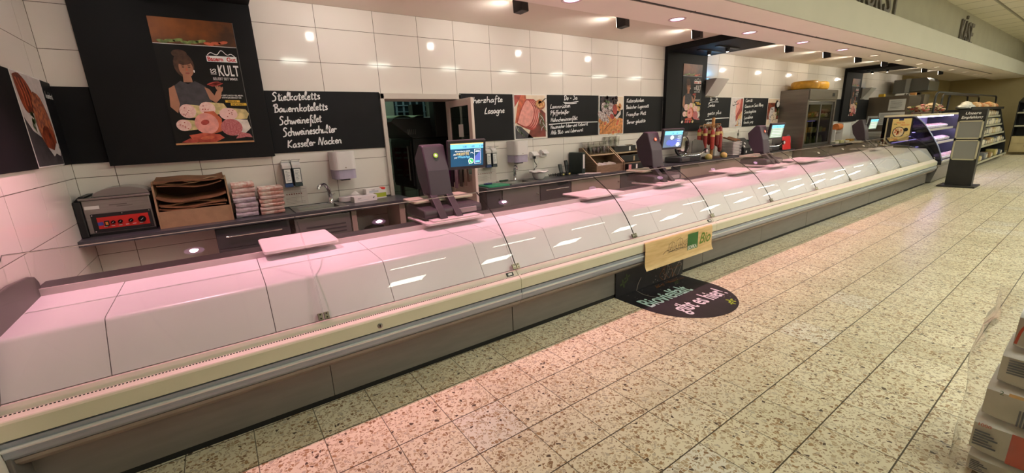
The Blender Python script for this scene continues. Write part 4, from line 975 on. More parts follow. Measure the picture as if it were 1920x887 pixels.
# ------------------------------------------------------------------ sinks and taps
def sink(x0, x1, y0, y1, label):
    t = thing('sink', label, 'sink', ((x0 + x1) / 2, (y0 + y1) / 2, ZW))
    X0, X1, Y0, Y1 = x0 - .045, x1 + .06, y0 - .04, min(y1 + .07, 4.485); c = MB()
    for a, b, e, f in ((X0, x0 + .008, Y0, Y1), (x1 - .008, X1, Y0, Y1), (x0 + .008, x1 - .008, Y0, y0 + .008), (x0 + .008, x1 - .008, y1 - .008, Y1)): c.box(a, b, e, f, ZW + .0003, ZW + .005)
    for a, b, e, f in ((X0, X1, Y0, Y0 + .007), (X0, X1, Y1 - .007, Y1), (X0, X0 + .007, Y0, Y1), (X1 - .007, X1, Y0, Y1)): c.box(a, b, e, f, ZW + .0003, ZW + .009)
    c.build('rim', STEEL, t, bevel=.002)
    c = MB(); x0 += .003; x1 -= .003; y0 += .003; y1 -= .003; z = ZW - .15
    v = [(x0, y0, ZW + .003), (x1, y0, ZW + .003), (x1, y1, ZW + .003), (x0, y1, ZW + .003), (x0 + .02, y0 + .02, z), (x1 - .02, y0 + .02, z), (x1 - .02, y1 - .02, z), (x0 + .02, y1 - .02, z)]
    c.add(v, [(0, 1, 5, 4), (1, 2, 6, 5), (2, 3, 7, 6), (3, 0, 4, 7), (4, 5, 6, 7)]); c.build('basin', STEEL, t)
    c = MB(); c.lathe(((x0 + x1) / 2, (y0 + y1) / 2, z), [(.03, .0), (.03, .004), (.012, .003)], 16); c.build('drain', CHROME, t)
sink(SX0, SX1, SY0, SY1, 'square stainless sink let into the first worktop')
sink(TX0, TX1, TY0, TY1, 'small stainless sink beside the green chopping board')
def tap(x, y, dx, label, h=.15):
    t = thing('tap', label, 'tap', (x, y, ZW + .005))
    z = ZW + .0055
    c = MB(); c.lathe((x, y, z), [(.028, 0), (.028, .008), (.022, .015), (.021, h * .55), (.024, h * .6)], 20); c.build('base', CHROME, t, smooth=True)
    c = MB(); c.tube(smooth_line3([(x, y, z + h * .4), (x - dx * .01, y - .005, z + h * .95), (x - dx * .05, y - .03, z + h * 1.28), (x - dx * .10, y - .075, z + h * 1.22), (x - dx * .115, y - .09, z + h * 1.05)]), [.019] * 5 + [.017] * 8 + [.014] * 4, 14); c.build('spout', CHROME, t, smooth=True)
    c = MB(); c.tube([(x + dx * .02, y + .005, z + h * .5), (x + dx * .05, y + .01, z + h * .62)], .006); c.build('lever', CHROME, t)
def smooth_line3(p, n=4):
    out = []
    for i in range(len(p) - 1):
        a, b, c, d = (Vector(q) for q in (p[max(0, i - 1)], p[i], p[i + 1], p[min(len(p) - 1, i + 2)]))
        for k in range(n):
            t = k / n; out.append(.5 * (2 * b + (c - a) * t + (2 * a - 5 * b + 4 * c - d) * t * t + (3 * b - a - 3 * c + d) * t ** 3))
    out.append(Vector(p[-1])); return out
tap(.872, 4.435, 1, 'curved chrome tap behind the square sink')
tap(3.12, 4.435, .2, 'chrome tap beneath the second paper towel dispenser', .14)

# ------------------------------------------------------------------ wall dispensers
DWHITE = mat('dispenser_white', S(226, 222, 220), .35); DLENS = mat('dispenser_window', S(176, 168, 190), .25, var=.08, scale=5)
def towel_dispenser(x, label):
    t = thing('towel_dispenser', label, 'dispenser', (x, 4.4, 1.105))
    def prof(w_, d_, r):
        o = []; 
        for px, py in rrect(x - w_, x + w_, 4.4975 - d_, 4.4975 + r, r, 5): o.append((px, min(py, 4.4975)))
        return o
    c = MB(); c.prism(prof(.105, .20, .05), 'z', 1.225, 1.40); c.build('cover', DWHITE, t, bevel=.02, seg=3)
    c = MB(); c.prism(prof(.101, .194, .05), 'z', 1.135, 1.226); c.build('window', DLENS, t, bevel=.02, seg=3)
    c = MB(); c.box(x - .045, x + .045, 4.36, 4.44, 1.118, 1.136); c.build('outlet', CABD, t, bevel=.004)
    c = MB(); c.ell(plane_y(4.2969, x, 1.245), 0, 0, .008, .005, 1, 0, 0, 12); c.build('emblem', CABB, t)
towel_dispenser(1.025, 'white paper towel dispenser above the glove boxes')
towel_dispenser(3.165, 'white paper towel dispenser above the second tap')
def soap(x, liquid, label):
    t = thing('soap_dispenser', label, 'dispenser', (x, 4.43, 1.10))
    c = MB(); c.box(x - .037, x + .037, 4.455, 4.498, 1.10, 1.33); c.build('wall_plate', mat('soap_plate', S(170, 168, 166), .4), t, bevel=.003)
    c = MB(); c.prism([(4.38, 1.272), (4.375, 1.30), (4.41, 1.325), (4.456, 1.325), (4.456, 1.272)], 'x', x - .036, x + .036); c.build('pump_head', DWHITE, t, bevel=.004)
    c = MB(); c.box(x - .034, x + .034, 4.385, 4.455, 1.135, 1.271); c.box(x - .034, x + .034, 4.385, 4.455, 1.102, 1.134, 1); b = c.build('bottle', [mat('soap_bottle_dark', S(50, 58, 66), .3), liquid], t, bevel=.004)
    fr = plane_y(4.3845, x, 1.12); c = MB(); c.flat(fr, Q(-.025, .027, .022, .145), 2, 0); random.seed(int(x * 100))
    for k in range(8): c.flat(fr, Q(-.018, -.018 + random.uniform(.015, .038), .04 + .012 * k, .044 + .012 * k), 3, 1)
    c.build('label', [PAPER, mat('label_ink', S(120, 124, 134), .7)], b)
    c = MB(); c.tube([(x - .034, 4.45, 1.30), (x - .034, 4.40, 1.345), (x - .034, 4.345, 1.352), (x + .034, 4.345, 1.352), (x + .034, 4.40, 1.345), (x + .034, 4.45, 1.30)], .0035, 8); c.build('lever', CHROME, t)
BLUE = mat('soap_blue', S(40, 70, 120), .3); TEAL = mat('soap_teal', S(40, 58, 62), .3)
soap(.523, BLUE, 'soap dispenser with blue liquid near the towel stacks')
soap(.604, TEAL, 'soap dispenser with dark liquid, next to the blue one near the towel stacks')
soap(2.715, BLUE, 'soap dispenser just past the open swing door, farther from the tap')
soap(2.80, TEAL, 'soap dispenser just past the open swing door, nearer the tap')
def notice(x0, x1, z0, z1, label, m_, ink, seed, y=4.4983):
    c = MB(); c.box(x0, x1, y - .001, y + .0005, z0, z1); fr = plane_y(y - .001, x0, z0); random.seed(seed); h = z1 - z0; w_ = x1 - x0
    for k in range(5): c.flat(fr, Q(w_ * .08, w_ * random.uniform(.5, .9), h * (.1 + .08 * k), h * (.1 + .08 * k) + .002), 1, 1)
    for k in range(7): c.ell(fr, w_ * (.15 + .1 * k), h * .62, w_ * .03, h * .035, 1, 2)
    for k in (.72, .86): c.flat(fr, Q(w_ * .05, w_ * .95, h * k, h * k + .0015), 1, 1)
    c.flat(fr, Q(w_ * .72, w_ * .73, h * .1, h * .9), 1, 1)
    tag(c.build('notice', [m_, mat('notice_line', S(120, 104, 100), .7), mat('notice_mark', ink, .7)], origin=((x0 + x1) / 2, y, z0)), label, 'notice')
NOT = mat('laminated_sheet', S(214, 204, 198), .3)
notice(.47, .68, .915, 1.09, 'laminated notice taped to the tiles below the blue soap dispenser', NOT, S(130, 70, 64), 2)
notice(2.58, 2.88, .925, 1.085, 'laminated notice taped to the tiles below the second pair of soap dispensers', NOT, S(90, 110, 90), 4)

# ------------------------------------------------------------------ vacuum sealer
t = thing('vacuum_sealer', 'stainless chamber vacuum sealer with red control panel in the tiled corner', 'vacuum sealer', (-.66, 4.35, ZW))
c = MB(); c.box(-.845, -.465, 4.215, 4.488, ZW + .02, 1.165); c.build('housing', STEEL, t, bevel=.006)
c = MB(); c.box(-.886, -.846, 4.20, 4.488, ZW + .0005, 1.16); c.prism([(-.886, 1.16), (-.846, 1.16), (-.81, 1.195), (-.85, 1.195)], 'y', 4.22, 4.48); c.build('side_cover', BLACKP, t, bevel=.006)
c = MB(); c.box(-.845, -.465, 4.225, 4.48, ZW + .0005, ZW + .02); c.build('base', BLACKP, t)
c = MB(); c.box(-.855, -.455, 4.20, 4.485, 1.165, 1.182); c.build('top_plate', STEEL, t, bevel=.004)
dome = [(-.79, 1.184)] + [(-.62 + .16 * math.cos(a), 1.184 + .058 * math.sin(a)) for a in [PI - PI * i / 14 for i in range(15)]] + [(-.45, 1.184)]
c = MB(); c.prism(dome, 'y', 4.23, 4.46); c.build('lid', mat('smoked_lid', S(124, 118, 114), .2, spec=.7), t, smooth=True)
fr = plane_y(4.215, 0, 0); c = MB(); c.box(-.815, -.475, 4.207, 4.216, .925, 1.062); p = c.build('control_panel', BLACKP, t, bevel=.003)
c = MB(); fr = plane_y(4.2065, 0, 0); c.flat(fr, Q(-.785, -.495, .95, 1.035), 1, 0); c.flat(fr, Q(-.785, -.755, .975, 1.0), 2, 1)
for k in range(6): c.flat(fr, Q(-.755 + .04 * k, -.735 + .04 * k, .963, .967), 2, 2)
c.build('red_plate', [mat('panel_red', S(190, 36, 30), .4), mat('panel_blue', S(60, 70, 150), .4), PAPER], p)
c = MB(); c.box(-.748, -.722, 4.198, 4.207, .968, 1.008); c.box(-.742, -.728, 4.1965, 4.199, .977, .998, 1); c.build('power_switch', [BLACKP, mat('switch_amber', S(226, 140, 50), .4)], p)
for x, r in ((-.70, .012), (-.66, .013), (-.60, .013), (-.535, .023)):
    c = MB(); c.lathe((x, 4.207, .992), [(r, -.014), (r, .001)], 18, ax='y'); c.obox((x, 4.1927, .992), (.0012, 0, -.0012), (0, .0004, 0), (.35 * r, 0, .35 * r), 1); c.build('dial', [mat('dial_black', S(20, 18, 18), .8, spec=.1), mat('dial_mark', S(170, 168, 165), .7)], p)
for x, z in ((-.805, .934), (-.485, .934), (-.805, 1.053), (-.485, 1.053), (-.64, 1.053), (-.64, .934)):
    c = MB(); c.lathe((x, 4.207, z), [(.004, -.002), (.004, .001)], 8, ax='y'); c.build('screw', CHROME, p)
c = MB(); c.box(-.835, -.755, 4.2145, 4.2155, 1.098, 1.122); c.build('sticker', PAPER, t)
c = MB(); fr = plane_y(4.2148, 0, 0); c.flat(fr, Q(-.70, -.60, 1.115, 1.122), 1, 0); c.flat(fr, Q(-.66, -.57, 1.103, 1.108), 1, 0); c.build('engraving', mat('engraving', S(104, 100, 98), .5), t)

# ------------------------------------------------------------------ box of paper bags
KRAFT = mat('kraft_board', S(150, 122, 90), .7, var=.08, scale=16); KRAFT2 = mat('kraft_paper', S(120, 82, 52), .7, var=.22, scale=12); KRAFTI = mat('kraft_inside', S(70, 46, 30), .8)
t = thing('bag_box', 'open-fronted kraft box stuffed with brown paper bags', 'box', (-.2, 4.35, ZW))
x0, x1, y0, y1, z0, z1 = -.44, .045, 4.175, 4.485, ZW + .0005, 1.255
side = [(y0, z0), (y1, z0), (y1, z1), (y0 + .09, z1), (y0 + .05, z1 - .03), (y0, z0 + .13)]
for a in (x0, x1 - .012):
    c = MB(); c.prism(side, 'x', a, a + .012); c.build('side_panel', KRAFT, t)
c = MB(); c.box(x0 + .012, x1 - .012, y0 + .006, y0 + .016, z0, z0 + .13); c.build('front_panel', KRAFT, t)
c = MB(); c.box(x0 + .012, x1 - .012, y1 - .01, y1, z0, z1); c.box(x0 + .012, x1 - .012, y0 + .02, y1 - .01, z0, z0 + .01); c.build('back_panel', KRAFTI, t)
def wavy(zf, ya, yb, x0, x1, n=26, th=.004):
    c = MB(); L0 = [(x0 + (x1 - x0) * i / n) for i in range(n + 1)]
    top = [[(x, ya if j == 0 else yb, zf(i / n, j)) for i, x in enumerate(L0)] for j in range(2)]
    vs = top[0] + top[1] + [(a, b, z - th) for a, b, z in top[0]] + [(a, b, z - th) for a, b, z in top[1]]; N_ = n + 1; fs = []
    for i in range(n):
        fs += [(i, i + 1, N_ + i + 1, N_ + i), (2 * N_ + i, 3 * N_ + i, 3 * N_ + i + 1, 2 * N_ + i + 1), (i, 2 * N_ + i, 2 * N_ + i + 1, i + 1), (N_ + i, N_ + i + 1, 3 * N_ + i + 1, 3 * N_ + i)]
    fs += [(0, N_, 3 * N_, 2 * N_), (n, 2 * N_ + n, 3 * N_ + n, N_ + n)]
    return c.add(vs, fs)
c = wavy(lambda u, j: z1 - .004 + .006 * math.sin(u * 9) - .012 * (j == 0) * math.sin(u * 14), y0 + .05, y1, x0 + .006, x1 - .006, 30, .008); c.build('top_flap', KRAFT, t)
random.seed(9)
for k in range(7):
    zb = z0 + .14 + .022 * k + (.085 if k > 3 else 0); ph = random.random() * 6; am = random.uniform(.004, .012); sag = .035 if k == 3 else .012
    c = wavy(lambda u, j: zb + am * math.sin(u * 7 + ph) + sag * ((2 * u - 1) ** 4) * (1 if k > 2 else .6) + .02 * (j == 1), y0 + .012 + .012 * (k % 3) + (.02 if k > 3 else 0), y1 - .03, x0 + .016 + .02 * random.random(), x1 - .016 - (.16 if k == 5 else .02) * random.random(), 26, random.choice((.004, .008, .012)))
    c.build('paper_bag', KRAFT2, t)

# ------------------------------------------------------------------ folded towels, two stacks
def towel_mat(i, a, b):
    M = mat('towel_%d' % i, a, .85, col2=b, scale=5, stretch=(5, 1, 5), bump=.4); return M
TW = [towel_mat(0, S(228, 212, 206), S(214, 178, 172)), towel_mat(1, S(216, 204, 208), S(190, 170, 178)), towel_mat(2, S(232, 220, 210), S(208, 152, 140)), towel_mat(3, S(206, 196, 202), S(176, 162, 174))]
ORD = ['lowest', 'second', 'third', 'fourth', 'fifth', 'sixth', 'seventh', 'eighth', 'ninth', 'tenth']
def stack(x0, x1, y0, y1, n, h, which, pal, seed):
    random.seed(seed)
    for k in range(n):
        z = ZW + .0005 + h * k; dx, dy = random.uniform(-.008, .008), random.uniform(-.008, .004); c = MB(); m_ = 18; sec = []
        # folded cloth: rounded fold at the front, soft wavy top
        hh = h * .96; N_ = 14; vs = []; cols = 12
        for i in range(cols + 1):
            x = x0 + dx + (x1 - x0) * i / cols
            w1, w2 = .006 * math.sin(i * 1.1 + k), .005 * math.sin(i * .9 + 2 * k + seed)
            sec = [(y0 + dy + .012, 0), (y0 + dy + w1, hh * .25), (y0 + dy + w1 - .002, hh * .5), (y0 + dy + .006, hh * .46), (y0 + dy + w2, hh * .56), (y0 + dy + w2, hh * .8), (y0 + dy + .014, hh), (y1, hh), (y1, 0)]
            for (yy, zz) in sec: vs.append((x + random.uniform(-.001, .001), yy, z + zz))
        q = len(sec); fs = [tuple(range(q)), tuple(range(cols * q, (cols + 1) * q))[::-1]]
        for i in range(cols):
            for j in range(q): fs.append((i * q + j, i * q + (j + 1) % q, (i + 1) * q + (j + 1) % q, (i + 1) * q + j))
        c.add(vs, fs)
        o = c.build('folded_towel', TW[pal[k % len(pal)]], origin=((x0 + x1) / 2, (y0 + y1) / 2, z), smooth=True)
        pos = 'topmost' if k == n - 1 else ORD[k] + (' from the bottom' if k else '')
        tag(o, '%s folded striped towel in the %s' % (pos, which), 'towel', 'folded towels beside the kraft box')
stack(.07, .235, 4.24, 4.45, 7, .0418, 'taller stack against the kraft box', (3, 1, 1, 3, 0, 0, 2), 4)
stack(.255, .44, 4.22, 4.45, 7, .0337, 'shorter stack next to the sink', (2, 0, 2), 8)

# ------------------------------------------------------------------ small things by the sink
t = thing('wipes_pack', 'white oval tray with a tissue poking out behind the tap', 'tissue pack', (1.06, 4.44, ZW))
c = MB(); pr = [(1.06 + .115 * math.cos(a), 4.435 + .048 * math.sin(a)) for a in [2 * PI * i / 28 for i in range(28)]]; c.prism(pr, 'z', ZW + .0005, ZW + .055); c.build('tray', DWHITE, t, bevel=.008, smooth=True)
c = MB(); c.add([(1.05, 4.44, ZW + .054), (1.13, 4.43, ZW + .056), (1.12, 4.45, ZW + .10), (1.08, 4.44, ZW + .075), (1.16, 4.44, ZW + .06)], [(0, 1, 2, 3), (1, 4, 2)]); c.add([(1.0, 4.43, ZW + .056), (1.10, 4.41, ZW + .058), (1.16, 4.43, ZW + .062), (1.06, 4.46, ZW + .06)], [(0, 1, 2, 3)]); c.build('tissue', PAPER, t)
def carton(x, y, z, lx, ly, lz, rz, mats, name, label, marks):
    t = thing(name, label, 'box', (x, y, z)); c = MB(); c.box(-lx / 2, lx / 2, -ly / 2, ly / 2, 0, lz); fr = lambda u, v, l: (-lx / 2 + u, -ly / 2 - l * EPS, v); ft = lambda u, v, l: (-lx / 2 + u, -ly / 2 + v, lz + l * EPS)
    c.v = [tuple(q) for q in c.v]; marks(c, fr, ft, lx, ly, lz)
    c2 = MB(); c2.v = [(a + x, b + y, e + z) for a, b, e in c.v]; c2.f = c.f; c2.m = c.m
    c2.build('carton', mats, t); t.rotation_euler = (0, 0, rz); return t
INK = mat('carton_ink', S(60, 64, 70), .6)
carton(1.165, 4.325, ZW + .0005, .235, .10, .055, .12, [PAPER, INK, mat('carton_grey', S(190, 196, 200), .6)], 'glove_box', 'white glove carton lying in front of the tissue tray', lambda c, fr, ft, a, b, h: (c.text(fr, 'Nitril', .035, .03, .016, 1, 1, bold=.02), c.flat(fr, [(.19, .028), (.205, .042), (.21, .034), (.198, .022)], 1, 1), c.flat(fr, Q(.03, .15, .016, .02), 1, 2), c.ell(ft, .12, .05, .05, .02, 1, 2)))
carton(1.355, 4.43, ZW + .0005, .12, .09, .055, .1, [mat('carton_lime', S(170, 186, 50), .5), PAPER], 'lime_box', 'lime and white carton underneath the red-cornered box', lambda c, fr, ft, a, b, h: c.flat(fr, Q(.0, .12, 0, .012), 1, 1))
carton(1.31, 4.43, ZW + .0562, .21, .09, .052, .1, [PAPER, mat('carton_red', S(220, 60, 50), .5), INK, mat('carton_grey', S(190, 196, 200))], 'glove_box', 'white carton with a red corner lying on the lime carton', lambda c, fr, ft, a, b, h: (c.flat(fr, [(.15, .052), (.21, .052), (.20, .03), (.17, .034)], 1, 1), c.flat(ft, [(.15, 0), (.21, 0), (.21, .06), (.17, .07)], 1, 1), c.flat(fr, Q(.03, .13, .01, .03), 1, 3), c.text(fr, 'Latex', .06, .034, .014, 2, 2, bold=.02)))
# cloths on the rail behind the first scale
t = thing('cloth_rail', 'steel rail with cloths fixed to the door leaf', 'rail', (2.36, 4.4, 1.14))
c = MB(); c.tube([(2.366, 4.15, 1.135), (2.31, 4.15, 1.135), (2.31, 4.70, 1.135), (2.366, 4.70, 1.135)], .006); c.build('bar', STEEL, t)
for y, h, m_, lb in ((4.66, .26, mat('cloth_purple', S(150, 40, 140), .85, var=.15, scale=20), 'bright purple cleaning cloth over the door rail'), (4.56, .24, mat('cloth_dark', S(54, 34, 54), .85), 'dark plum cloth hanging between purple and mauve cloths'),
                     (4.46, .25, mat('cloth_mauve', S(176, 150, 172), .85, var=.1, scale=20), 'pale mauve cloth hanging on the door rail'), (4.35, .22, mat('cloth_olive', S(92, 88, 84), .85), 'grey cloth hanging on the door rail'), (4.24, .2, mat('cloth_sand', S(150, 134, 124), .85), 'sandy cloth hanging nearest the counter on the door rail')):
    c = MB(); n = 8; vs = []
    for i in range(n + 1):
        yy = y - .035 + .07 * i / n; wv = .006 * math.sin(i * 1.7 + y * 9)
        vs += [(2.290 + wv, yy, 1.14 - h), (2.299 + wv * .3, yy, 1.13), (2.31, yy, 1.1435), (2.321 + wv * .2, yy, 1.13), (2.331 + wv, yy, 1.14 - h * .8)]
    c.add(vs, [(i * 5 + j, i * 5 + j + 1, i * 5 + j + 6, i * 5 + j + 5) for i in range(n) for j in range(4)])
    o = c.build('cleaning_cloth', m_, origin=(2.31, y, 1.13), smooth=True); s_ = o.modifiers.new('thickness', 'SOLIDIFY'); s_.thickness = .003; tag(o, lb, 'cloth', 'cloths hanging on the door rail')

# ------------------------------------------------------------------ kitchen beyond the doorway
OVEN = mat('oven_dark', S(62, 64, 64), .4, .2, var=.05, scale=4); RED = mat('crate_red', S(150, 34, 34), .5)
t = thing('combi_oven', 'dark combi oven with slanted hood seen through the kitchen doorway', 'oven', (2.7, 5.85, 0))
c = MB(); c.box(2.20, 3.3, 5.45, 6.3, .80, 1.48); c.build('body', OVEN, t, bevel=.006)
c = MB(); c.prism([(2.20, 1.485), (1.93, 1.70), (1.97, 1.745), (3.3, 1.745), (3.3, 1.485)], 'y', 5.45, 6.3); c.build('hood', OVEN, t, bevel=.004)
c = MB(); c.box(2.175, 2.199, 5.50, 6.25, .84, 1.45); d_ = c.build('oven_door', BLACKP, t, bevel=.004)
c = MB(); c.box(2.1715, 2.1755, 5.62, 6.12, .95, 1.36); c.build('window', mat('oven_glass', S(34, 36, 40), .1), d_)
c = MB(); c.tube([(2.15, 5.54, .92), (2.15, 5.54, 1.38)], .01); c.build('handle', STEEL, d_)
for k in range(6):
    c = MB(); c.box(2.1, 2.104, 5.46 + .0 + k * .03, 5.472 + k * .03, 1.56, 1.62); c.obox((2.20, 5.447, 1.53 + .0 * k), (.006, 0, 0), (0, .003, 0), (0, 0, .02)); 
c = MB()
for k in range(5): c.box(2.14 + .025 * k, 2.15 + .025 * k, 5.446, 5.452, 1.535, 1.60)
c.build('vent', STEEL, t)
for a in (2.25, 3.2):
    for b in (5.5, 6.22): c = MB(); c.box(a, a + .05, b, b + .05, .003, .80); c.build('leg', STEEL, t)
c = MB(); c.box(2.42, 2.58, 5.9, 6.05, 1.7455, 1.95); tag(c.build('flue', OVEN, origin=(2.5, 6, 1.745)), 'dark flue box standing on the oven hood', 'flue')
c = wavy(lambda u, j: 1.752 + .03 * abs(math.sin(u * 5)) + .03 * j, 5.5, 6.2, 1.98, 2.40, 20, .006); tag(c.build('paper_sheet', mat('greenish_paper', S(190, 214, 180), .6), origin=(2.2, 5.8, 1.746)), 'crumpled pale sheet lying on the oven hood', 'paper')
c = wavy(lambda u, j: 1.752 + .02 * abs(math.sin(u * 4)) + .02 * j, 5.6, 6.2, 2.6, 3.2, 20, .006); tag(c.build('paper_sheet', mat('grey_paper', S(150, 160, 160), .5), origin=(2.9, 5.8, 1.746)), 'grey sheet lying on the oven behind the flue', 'paper')
t = thing('wall_cupboard', 'dark wall cupboard hanging in the kitchen', 'cupboard', (2.85, 5.3, 1.5)); c = MB(); c.box(2.47, 3.2, 5.3, 5.44, 1.49, 1.95); c.build('body', OVEN, t)
c = MB(); c.box(2.475, 2.83, 5.28, 5.299, 1.495, 1.945); d_ = c.build('cupboard_door', mat('cupboard_front', S(74, 76, 76), .3, .2), t, bevel=.004); c = MB(); c.tube([(2.8, 5.265, 1.55), (2.8, 5.265, 1.7)], .006); c.build('handle', STEEL, d_)
c = MB(); c.box(3.2, 3.25, 5.28, 5.46, .0, 1.95); 
for k in range(5):
    c = MB(); z = .003 + .27 * k + (.0 if k else 0); x0, x1, y0, y1 = 1.62, 1.98, 6.35, 6.75
    c.box(x0, x1, y0, y1, z, z + .02)
    for a, b, e, f in ((x0, x1, y0, y0 + .015), (x0, x1, y1 - .015, y1), (x0, x0 + .015, y0, y1), (x1 - .015, x1, y0, y1)):
        c.box(a, b, e, f, z + .02, z + .07); c.box(a, b, e, f, z + .12, z + .16); c.box(a, b, e, f, z + .20, z + .262)
    for a, b in ((x0, y0), (x1 - .03, y0), (x0, y1 - .03), (x1 - .03, y1 - .03)): c.box(a, a + .03, b, b + .03, z + .02, z + .262)
    tag(c.build('crate', RED, origin=(1.8, 6.55, z)), '%s red plastic crate stacked in the kitchen' % ('topmost' if k == 4 else ORD[k] + (' from the floor,' if k else '')), 'crate', 'red crates stacked in the kitchen')
t = thing('window_grid', 'blue-white lattice panel on the kitchen end wall', 'panel', (2.8, 6.99, 1.9)); c = MB(); c.box(2.55, 3.1, 6.97, 6.993, 1.75, 2.35); c.build('backing', mat('lattice_back', S(40, 56, 66), .5), t)
for i in range(5): c = MB(); c.box(2.57 + .12 * i, 2.60 + .12 * i, 6.955, 6.97, 1.76, 2.34); c.build('bar', mat('lattice_bar', S(150, 176, 190), .5), t)
for i in range(6): c = MB(); c.box(2.56, 3.09, 6.945, 6.955, 1.80 + .1 * i, 1.815 + .1 * i); c.build('bar', MATS['lattice_bar'], t)

# ------------------------------------------------------------------ along the second worktop
GREENB = mat('board_green', S(40, 140, 96), .45)
c = MB(); c.prism(rrect(2.52, 2.82, 4.10, 4.36, .02), 'z', ZW + .0005, ZW + .0135); tag(c.build('chopping_board', GREENB, origin=(2.67, 4.2, ZW)), 'green chopping board on the worktop beside the door', 'chopping board')
def knife(x0, y0, x1, y1, z, hm, label):
    t = thing('knife', label, 'knife', (x0, y0, z)); d_ = Vector((x1 - x0, y1 - y0, 0)); L_ = d_.length; d_.normalize(); n = Vector((-d_.y, d_.x, 0)); o = Vector((x0, y0, z))
    c = MB(); c.tube([o + d_ * a * L_ + Vector((0, 0, .012)) for a in (0, .1, .3, .42)], [.008, .012, .010, .011], 10); c.build('handle', hm, t, smooth=True)
    c = MB(); P = [o + d_ * L_ * a + n * b + Vector((0, 0, .012)) for a, b in ((.42, -.012), (.42, .012), (.85, .012), (1, -.005), (.8, -.012))]; c.add(P + [p + Vector((0, 0, .002)) for p in P], [tuple(range(5)), tuple(range(5, 10))] + [(i, (i + 1) % 5, 5 + (i + 1) % 5, 5 + i) for i in range(5)]); c.build('blade', CHROME, t)
knife(2.56, 4.28, 2.80, 4.24, ZW + .0140, mat('handle_blue', S(30, 50, 96), .4), 'knife with dark blue handle lying on the green board')
knife(3.03, 4.455, 2.70, 4.42, ZW + .006, mat('handle_green', S(24, 62, 40), .4), 'knife with dark green handle behind the second sink')
t = thing('serving_bowl', 'white bowl with a wavy lip below the sockets', 'bowl', (3.42, 4.31, ZW)); c = MB(); n = 48; vs = []; prof = [(.055, 0), (.075, .02), (.09, .06), (.095, .085), (.135, .10), (.13, .112), (.088, .092), (.07, .03), (0.02, .012)]
for r, h in prof:
    for j in range(n):
        a = 2 * PI * j / n; k = .006 * math.cos(6 * a) * (1 if r > .12 else 0); rr = r * (1 + .03 * math.cos(6 * a) * (r > .12)); vs.append((3.42 + rr * math.cos(a), 4.31 + rr * math.sin(a) * .9, ZW + .0005 + h + k))
fs = [(i * n + j, i * n + (j + 1) % n, (i + 1) * n + (j + 1) % n, (i + 1) * n + j) for i in range(len(prof) - 1) for j in range(n)] + [tuple(range(n)), tuple(range((len(prof) - 1) * n, len(prof) * n))]
c.add(vs, fs); c.build('bowl', DWHITE, t, smooth=True)
for x, lb, z in ((3.47, 'white wall socket with a black and a white plug in it', 1.20), (3.64, 'white wall switch box beside the plugged socket', 1.215)):
    t = thing('wall_socket', lb, 'socket', (x, 4.49, z)); c = MB(); c.box(x - .05, x + .05, 4.455, 4.498, z - .045, z + .045); c.build('box', DWHITE, t, bevel=.006)
    c = MB(); c.prism([(4.455, z + .04), (4.41, z + .005), (4.405, z - .005), (4.455, z - .0)], 'x', x - .045, x + .045); c.build('flap', DWHITE, t, bevel=.002)
c = MB(); c.tube(smooth_line3([(3.45, 4.43, 1.17), (3.44, 4.42, 1.12), (3.50, 4.45, 1.06), (3.46, 4.46, 1.0), (3.55, 4.46, .94), (3.60, 4.45, .905)]), .005, 8); c.lathe((3.45, 4.43, 1.165), [(.016, -.01), (.018, .02)], 12); tag(c.build('cable', BLACKP, origin=(3.45, 4.45, .905), smooth=True), 'black cable dropping from the socket to the telephone', 'cable')
c = MB(); c.tube(smooth_line3([(3.50, 4.43, 1.17), (3.51, 4.43, 1.1), (3.47, 4.45, 1.03), (3.53, 4.46, .98), (3.50, 4.45, .905)]), .0035, 8); tag(c.build('cable', DWHITE, origin=(3.5, 4.45, .905), smooth=True), 'white cable hanging from the socket behind the bowl', 'cable')
c = MB(); pts = []
for i in range(60): a = i * .42; pts.append((3.66 + .0022 * i + .025 * math.cos(a), 4.37 + .03 * math.sin(a), ZW + .012 + .004 * (i % 7)))
c.tube(smooth_line3(pts, 2), .005, 6); tag(c.build('cable_coil', BLACKP, origin=(3.7, 4.37, ZW), smooth=True), 'heap of black coiled cable between bowl and telephone', 'cable')
def phone(x, h, label):
    t = thing('telephone', label, 'telephone', (x, 4.38, ZW)); c = MB(); c.box(x - .04, x + .04, 4.33, 4.42, ZW + .0005, ZW + .035); c.build('cradle', BLACKP, t, bevel=.008)
    c = MB(); c.obox((x, 4.385, ZW + .036 + h / 2), (.026, 0, 0), (0, .012, -.003), (0, .02, h / 2)); s_ = c.build('handset', BLACKP, t, bevel=.006); c = MB(); c.obox((x, 4.379, ZW + .05 + h * .68), (.02, 0, 0), (0, .001, 0), (0, .003, .022)); c.build('display', mat('phone_display', S(70, 74, 74), .3), s_)
    c = MB(); c.obox((x + .005, 4.3295, ZW + .02), (.014, 0, 0), (0, .0012, 0), (0, 0, .01)); c.build('sticker', mat('phone_sticker', S(220, 210, 120), .5), t)
phone(3.86, .12, 'short black cordless telephone in its cradle'); phone(3.97, .165, 'taller black cordless telephone beside the file binder')
t = thing('file_binder', 'dark green lever-arch file standing against the wooden box', 'binder', (4.15, 4.35, ZW)); c = MB(); c.box(4.105, 4.165, 4.215, 4.48, ZW + .0005, 1.195); c.build('cover', mat('binder_green', S(34, 48, 44), .5), t, bevel=.003)
c = MB(); c.box(4.12, 4.15, 4.2135, 4.2155, .98, 1.17); c.build('spine_label', PAPER, t)
